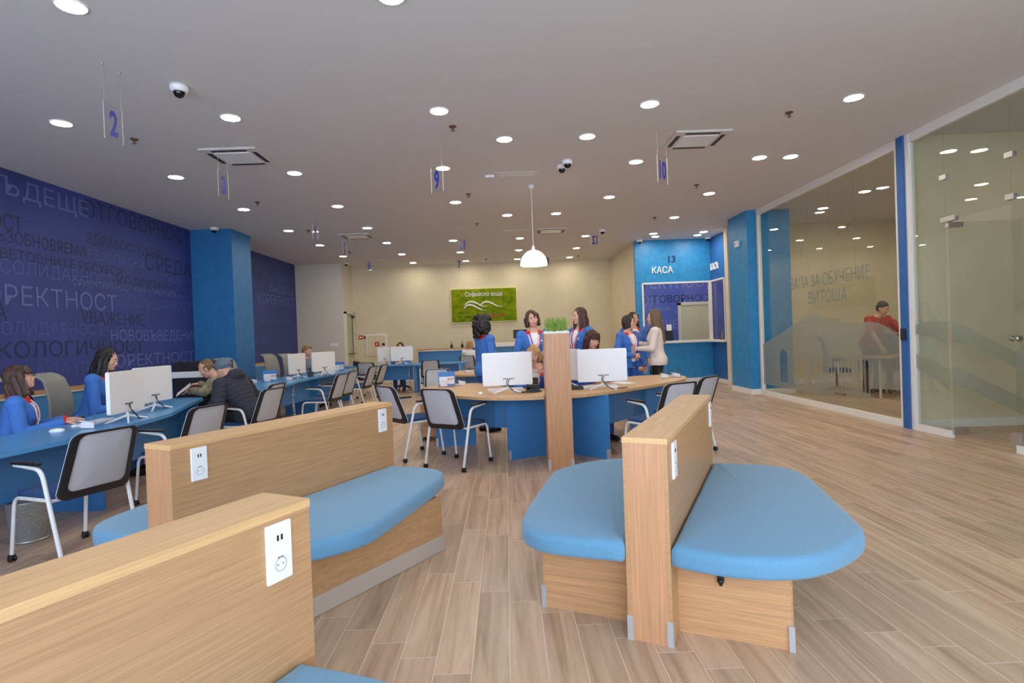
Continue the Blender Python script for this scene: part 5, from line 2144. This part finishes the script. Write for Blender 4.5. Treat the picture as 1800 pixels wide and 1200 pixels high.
    for k in 'LR':
        A, K, N, F = LG[k]
        b = MB()
        b.cap((N + V((0, -.03, -.046))) * s, (F + V((0, .02, .008))) * s, .039 * s, .034 * s)
        sh = remeshed(b, .008 * s, 2)
        for v in sh.vertices:
            v.co.z = max(v.co.z, .002)
        sh.materials.append(shoes)
        link('shoe', sh, root)
    # ---------------- shirt under an open jacket
    if under is not None:
        b = MB()
        torso(b, .004, -.1, .50)
        me = remeshed(b, .010 * s, 2)
        me.materials.append(under)
        link('shirt', me, root)
    # ---------------- jacket, top or coat
    if top is not None:
        b = MB()
        g = .016 if not quilt else .034
        if under is None and not quilt:
            g = .013
        torso(b, g, -.1, .51, .10)
        for k in 'LR':
            arm(b, k, g * .9, sleeve)
        if hood:
            b.ball(tuple(V((0, -.10, .50))), (.13, .085, .085), Matrix.Scale(s, 4) @ T, 0, 16, 10)
            b.cap((T @ V((-.10, -.04, .50))) * s, (T @ V((-.06, .07, .44))) * s, .05 * s, .03 * s)
            b.cap((T @ V((.10, -.04, .50))) * s, (T @ V((.06, .07, .44))) * s, .05 * s, .03 * s)
        me = remeshed(b, .0095 * s, 3)
        if quilt:
            for v in me.vertices:
                q = Ti @ (v.co / s)
                n = v.normal
                v.co += n * (.007 * s * (abs(sin(q.z * pi / .055)) - .5))
        if opening:
            z0, z1, w0, w1 = opening       # V or strip open at the front, between heights z0..z1
            def pred(c):
                q = Ti @ (c / s)
                if q.y < .02 or not (z0 < q.z < z1 + .1) or abs(q.x) > .14:
                    return False
                t = min(1, (q.z - z0) / (z1 - z0))
                return abs(q.x) < w0 + (w1 - w0) * t
            cut(me, pred)
        def idx(c):
            if collar is None:
                return 0
            q = Ti @ (c / s)
            if q.z > .455 and abs(q.x) < .115:
                return 1
            if q.z < .5:
                for k in 'LR':
                    W = arms[k][1]
                    if (c / s - W).length < .035:
                        return 1
            return 0
        paint(me, [top] + ([collar] if collar else []), idx)
        link('jacket' if (under is not None or quilt) else 'top', me, root)
    if badge:
        b = MB()
        b.box((-.085, .128, .36), (.06, .006, .018), 0.001, 0, Matrix.Scale(s, 4) @ T)
        b.build('name_badge', M_WHITEP, root)
    # ---------------- scarf
    if scarf:
        b = MB()
        L = [(-.075, -.03, .50), (-.082, .04, .475), (-.065, .105, .42), (-.055, .138, .33), (-.03, .14, .26), (-.025, .132, .18)]
        Rr = [(.075, -.03, .50), (.082, .04, .475), (.065, .105, .42), (.050, .138, .33), (.02, .145, .27), (.03, .13, .14)]
        back = [(-.075, -.03, .50), (0, -.075, .515), (.075, -.03, .50)]
        for P, wd in ((L, .018), (Rr, .018), (back, .018)):
            pts = [(T @ p) * s for p in spline(P, 4)]
            b.tube(pts, wd * s, 8, 0, None, .5)
        sc = b.build('scarf', scarf, root)
        b = MB()
        for P in (L, Rr):
            pts = [(T @ (p + V((.012, .011, 0)))) * s for p in spline(P, 4)]
            b.tube(pts, .008 * s, 6, 0, None, .6)
        b.build('scarf_stripe', M_SHIRT, sc)
    # ---------------- hair or hat
    style, hm = hair
    hb = MB()
    rn = random.Random(len(label))
    capM = Hs
    if style in ('bob', 'long', 'fringe', 'curly', 'short', 'pony'):
        hb.ball((0, -.026, .034), (.083, .098, .094), capM, 0, 20, 12)
        hb.ball((0, -.045, -.005), (.084, .078, .085), capM, 0, 18, 10)
    if style in ('bob', 'fringe', 'long'):
        L = -.082 if style == 'bob' else (-.19 if style == 'fringe' else -.26)
        for x in (-1, 1):
            hb.cap(Hs @ V((x * .066, .025, .055)), Hs @ V((x * .078, .018, -.02)), .026 * s, .026 * s)
            hb.cap(Hs @ V((x * .078, .018, -.02)), Hs @ V((x * .080, .030, L * .8)), .026 * s, .022 * s)
            hb.cap(Hs @ V((x * .074, -.03, .0)), Hs @ V((x * .085, -.02, L)), .036 * s, .028 * s)
        hb.ball((0, -.056, L * .5), (.086, .050, abs(L) * .62 + .03), capM, 0, 16, 12)
        if style != 'bob':
            hb.cap(Hs @ V((0, -.085, -.06)), Hs @ V((0, -.10, L - .03)), .06 * s, .045 * s)
    if style == 'fringe':
        for k in range(7):
            x = -.054 + .018 * k
            hb.cap(Hs @ V((x * .8, .055, .088)), Hs @ V((x * 1.05, .090 - abs(x) * .35, .028)), .016 * s, .012 * s, 8)
    if style == 'bob':
        for k in range(5):
            x = -.058 + .014 * k
            hb.cap(Hs @ V((-.01, .05, .098)), Hs @ V((x - .008, .080 - abs(x) * .45, .045 - .006 * k)), .015 * s, .012 * s, 8)
    if style == 'curly':
        for k in range(150):
            a, e = rn.uniform(0, 2 * pi), rn.uniform(-.9, 1.5)
            d = V((cos(a) * cos(e), sin(a) * cos(e), sin(e)))
            if d.y > .35 and d.z < .62:
                continue
            r = rn.uniform(.016, .026)
            hb.ball((d.x * .096, -.02 + d.y * .105, .025 + d.z * (.098 if d.z > 0 else .15)), (r, r, r), capM, 0, 8, 6)
    if style == 'curly_long':
        hb.ball((0, -.026, .034), (.086, .098, .094), capM, 0, 20, 12)
        for k in range(220):
            a, z = rn.uniform(0, 2 * pi), rn.uniform(-.17, .135)
            d = V((cos(a), sin(a)))
            if d.y > .25 and z < .075:
                continue
            w = .132 if z < .0 else .132 * sqrt(max(.05, 1 - (z / .15) ** 2))
            r = rn.uniform(.024, .040)
            hb.ball((d.x * w, -.03 + d.y * w * 1.0, z), (r, r, r), capM, 0, 8, 6)
        hb.ball((0, -.06, -.06), (.095, .065, .12), capM, 0, 16, 12)
    if style == 'short':
        hb.ball((0, -.02, .045), (.080, .096, .082), capM, 0, 18, 10)
    if style == 'balding':
        for x in (-1, 1):
            hb.ball((x * .066, -.025, .0), (.015, .055, .045), capM, 0, 12, 8)
        hb.ball((0, -.075, .005), (.066, .03, .062), capM, 0, 14, 8)
        hb.ball((0, -.03, .058), (.066, .078, .06), capM, 0, 14, 8)
    if style == 'long_straight':
        hb.ball((0, -.026, .034), (.083, .098, .094), capM, 0, 20, 12)
        for k in range(15):
            a = radians(-205 + 230 * k / 14)
            x, y = .082 * cos(a), -.02 + .085 * sin(a)
            hb.cap(Hs @ V((x * .9, y * .9, .05)), Hs @ V((x, y, -.08)), .026 * s, .026 * s, 8)
            hb.cap(Hs @ V((x, y, -.08)), Hs @ V((x * .85, min(y, -.03) - .03, -.36 - .04 * sin(a * 3))), .027 * s, .014 * s, 8)
        hb.ball((0, -.05, -.02), (.082, .070, .11), capM, 0, 16, 10)
    if style == 'beanie':
        hb.ball((0, -.012, .036), (.088, .106, .100), capM, 0, 22, 12)
        rs = [[Hs @ V((.090 * q * cos(2 * pi * k / 24), -.012 + .108 * q * sin(2 * pi * k / 24), z)) for k in range(24)] for z, q in ((.0, 1.0), (.0, 1.04), (.04, 1.05), (.045, .99))]
        hb.rings(rs, 0, True, True)
        me = remeshed(hb, .007 * s, 2)
        Hi = Hs.inverted()
        cut(me, lambda c: (Hi @ c).z < .0 + .42 * (Hi @ c).y)
        me.materials.append(hm)
        link('knitted_cap', me, root)
    else:
        me = remeshed(hb, .007 * s, 3)
        if style in ('long', 'fringe', 'bob', 'long_straight'):
            Hi = Hs.inverted()
            for v in me.vertices:
                q = Hi @ v.co
                a = math.atan2(q.y + .02, q.x)
                v.co += v.normal * (.0035 * s * sin(a * 26 + q.z * 14) + .002 * s * sin(a * 57))
        me.materials.append(hm)
        for p in me.polygons:
            p.use_smooth = True
        link('hair', me, root)
    return root

BLUE = dict(top=M_JACKET, under=M_SHIRT, opening=(.16, .47, .0, .055), collar=M_REDC, scarf=M_SCARFP, trousers=M_TROUS)
def fa(dx, dy):
    return math.atan2(-dx, dy)

# near blue desk
person('seated woman in glasses and blue uniform jacket at the near blue desk, far left', (-4.45, 5.13, 0), fa(.86, .5), 1.68, hip=.53, lean=10, head=(0, 12, 0), legs='sit',
       armL=((-.24, .10, .70), (-.12, .38, .77)), armR=((.25, .12, .70), (.16, .40, .77)), hair=('fringe', M_HBROWN), glasses=True, handR=((-.3, 1, .0), (0, 0, -1)), handL=((.3, 1, 0), (0, 0, -1)), **BLUE)
person('seated black-haired woman in blue jacket behind the two white monitors on the near desk', (-4.62, 6.34, 0), fa(.97, .2), 1.74, hip=.62, lean=16, head=(0, -14, 0), legs='sit',
       armL=((-.24, .16, .72), (-.12, .44, .78)), armR=((.24, .16, .72), (.12, .46, .78)), hair=('long', M_HBLACK), handR=((-.3, 1, .0), (0, 0, -1)), handL=((.3, 1, 0), (0, 0, -1)), **BLUE)
person('seated customer in dark quilted jacket and grey-blue knitted cap holding a white bag', (-3.12, 6.95, 0), fa(-.97, .25), 1.74, hip=.53, lean=33, head=(-6, -28, 0), legs='sit', male=True,
       top=M_NAVY, quilt=True, hood=True, trousers=M_BLACKC, hair=('beanie', M_BEANIE), armL=((-.30, .20, .72), (-.20, .44, .60)), armR=((.30, .20, .74), (.16, .40, .66)), voxel=.006, curlL=1.3,
       handL=((.1, .6, -.7), (.8, 0, .2)))
person('seated balding customer in camouflage jacket bending over a paper at the near blue desk', (-3.60, 7.72, 0), fa(-.95, -.1), 1.76, hip=.53, lean=36, head=(8, -34, 0), legs='sit', male=True,
       top=M_KHAKI, quilt=False, under=M_BLACKC, opening=(.1, .47, .01, .06), trousers=M_BLACKC, hair=('balding', M_HLIGHT), armL=((-.28, .34, .78), (-.06, .58, .79)), armR=((.28, .36, .80), (.12, .54, .86)), voxel=.006,
       curlL=1.0, curlR=1.0, handL=((.1, 1, .1), (.4, 0, -1)), handR=((-.4, 1, -.1), (-.4, 0, -1)))
# far blue desk
person('seated woman with short fair curls behind the left monitor of the far blue desk', (-4.40, 12.55, 0), fa(.85, -.5), 1.68, hip=.56, lean=4, head=(0, -10, 0), legs='sit',
       hair=('curly', M_HGREYB), top=M_GREYC, armL=((-.24, .14, .74), (-.1, .4, .79)), armR=((.24, .14, .74), (.1, .4, .79)))
# rear desk
person('seated dark-haired clerk at the rear blue desk, only her head above the white monitor', (-2.88, 15.72, 0), pi, 1.66, hip=.56, lean=6, head=(0, -8, 0), legs='sit', hair=('long', M_HDARK),
       armL=((-.24, .14, .74), (-.1, .4, .79)), armR=((.24, .14, .74), (.1, .4, .79)), **BLUE)
# middle island
person('standing woman with black curly hair and blue jacket left of the left white monitor', (-.30, 8.32, 0), fa(.80, .45), 1.68, lean=0, head=(0, 4, 0), hair=('curly_long', M_HBLACK),
       armL=((-.25, .02, 1.08), (-.16, .22, 1.02)), armR=((.25, -.02, 1.08), (.22, .12, .86)), **BLUE)
person('standing smiling woman with brown bob and red collar behind the planter post', (.42, 8.02, 0), fa(.05, -1), 1.73, lean=0, side=2, head=(8, 0, 6), hair=('bob', M_HBROWN), badge=True,
       armL=((-.26, .04, 1.10), (-.06, .24, 1.06)), armR=((.27, .02, 1.08), (.05, .25, 1.05)), voxel=.006, handL=((1, .1, 0), (0, -1, 0)), handR=((-1, .1, 0), (0, -1, 0)), **BLUE)
person('standing woman with long brown hair in blue jacket right of the planter post, facing left', (1.10, 8.15, 0), fa(-.85, -.5), 1.75, lean=2, head=(-8, -2, 0), hair=('long', M_HBROWN), badge=True,
       armL=((-.25, .04, 1.10), (-.08, .24, 1.08)), armR=((.26, .02, 1.10), (.12, .24, 1.08)), **BLUE)
person('seated blonde woman half hidden by the left white monitor and the planter post', (.36, 7.50, 0), fa(.05, -1), 1.64, hip=.53, lean=12, head=(-10, -12, 0), legs='sit', hair=('bob', M_HBLOND),
       armL=((-.24, .16, .74), (-.06, .36, .92)), armR=((.24, .14, .72), (.12, .42, .78)), voxel=.006, handL=((.2, .1, 1), (0, -1, 0)), **BLUE)
person('seated woman with dark red-brown fringe looking down behind the right white monitor', (1.07, 7.70, 0), fa(.30, -.95), 1.74, hip=.635, lean=18, head=(8, -14, -4), legs='sit', hair=('fringe', M_HRED),
       armL=((-.24, .2, .78), (-.12, .46, .80)), armR=((.24, .2, .78), (.12, .46, .80)), **BLUE)
person('seated person in white patterned blouse at the reception, mostly hidden by the curly-haired woman', (-1.02, 16.32, 0), 0, 1.66, hip=.53, lean=4, legs='sit', hair=('bob', M_HBLOND), top=M_SHIRT, trousers=M_BLACKC,
       armL=((-.24, .14, .74), (-.1, .4, .79)), armR=((.24, .1, .70), (.2, .36, .72)), sleeve=.5)
# cash desk group
UNI2 = dict(BLUE)
UNI2['opening'] = (-.12, .47, .045, .065)
person('standing woman with dark bob and open blue jacket beside the cash desk, phone in hand', (1.98, 9.15, 0), fa(.55, -.84), 1.64, head=(32, -4, 0), hair=('bob', M_HDARK), voxel=.006, curlL=1.2, curlR=1.1,
       armL=((-.27, -.02, 1.10), (-.27, .10, .86)), armR=((.28, .0, 1.08), (.10, .22, 1.04)), handL=((0, .2, -1), (1, 0, 0)), handR=((-1, .2, .0), (0, -1, -.3)), **UNI2)
person('woman with long dark hair standing half hidden behind the dark-bobbed woman', (2.44, 10.78, 0), fa(.1, -1), 1.74, head=(20, 0, 0), hair=('long', M_HDARK), **BLUE)
person('standing young woman in pale pink blouse and black trousers gesturing with both hands', (2.42, 9.05, 0), fa(-.86, .30), 1.71, lean=2, head=(0, -4, 0), hair=('long_straight', M_HLIGHT), top=M_BLOUSE, trousers=M_BLACKC, voxel=.006,
       armL=((-.24, .06, 1.10), (-.10, .30, 1.10)), armR=((.24, .06, 1.12), (.08, .28, 1.18)), curlL=.4, curlR=.5, handL=((.1, 1, .0), (.2, 0, 1)), handR=((-.1, 1, .1), (-.2, -.1, 1)))
# training room
person('man in red shirt leaning forward inside the training room behind the glass', (7.22, 11.15, 0), fa(.15, -1), 1.84, lean=24, head=(14, -22, 0), male=True, hair=('short', M_HBLACK), top=M_REDSH, trousers=M_BLACKC, sleeve=.5,
       armL=((-.30, .34, 1.12), (-.22, .52, .86)), armR=((.30, .34, 1.12), (.26, .52, .86)))
person('seated person in the training room, dark hair just above the frosted film', (7.72, 11.25, 0), fa(-.5, -1), 1.76, hip=.60, lean=6, head=(0, -14, 0), legs='sit', hair=('short', M_HDARK), top=M_BLACKC, trousers=M_BLACKC)
dup(T0, (7.75, 11.35, 0), fa(-.5, -1), 'office chair under the seated person in the training room')

# things held
o = thing('paper_sheet', 'white paper sheet held by the balding customer over the near blue desk', 'paper', (-4.24, 7.5, .84), radians(10))
b = MB()
M = Matrix.Rotation(radians(-38), 4, 'Y') @ Matrix.Rotation(radians(20), 4, 'X')
b.box((0, 0, 0), (.21, .15, .0015), 0, 0, M)
b.build('sheet', M_PAPER, o)
o = thing('plastic_bag', 'white plastic bag hanging from the hand of the customer in the knitted cap', 'bag', (-3.62, 6.80, .245))
b = MB()
rs = []
for k, (z, w, d) in enumerate(((0, .09, .05), (.04, .11, .07), (.14, .115, .06), (.22, .10, .04), (.27, .07, .02))):
    rs.append([(w * cos(2 * pi * i / 20) * (1 + .1 * sin(i * 2.1 + k)), d * sin(2 * pi * i / 20) * (1 + .14 * cos(i * 1.7 + k)), z) for i in range(20)])
b.rings(rs, 0, True, True)
b.build('bag_body', M_BAG, o)
for y in (-.012, .012):
    b = MB()
    b.tube([tuple(p) for p in spline([(-.06, y, .25), (-.03, y, .31), (.0, y, .335), (.03, y, .31), (.06, y, .25)], 4)], .008, 8)
    b.build('handle', M_BAG, o)
o = thing('mobile_phone', 'black phone held by the dark-bobbed woman beside the cash desk', 'phone', (2.27, 8.92, .76))
b = MB()
b.box((0, 0, 0), (.012, .07, .13), .005)
b.build('body', M_BLACK, o)
b = MB()
b.box((-.0065, 0, 0), (.001, .06, .11))
b.build('screen', M_SCREEN, o)
o = thing('paper_sheet', 'white papers lying on the oak desk before the woman in the red-brown fringe', 'paper', (1.45, 7.15, .74), radians(30))
b = MB()
b.box((0, 0, .004), (.21, .30, .008))
b.build('sheet', M_PAPER, o)
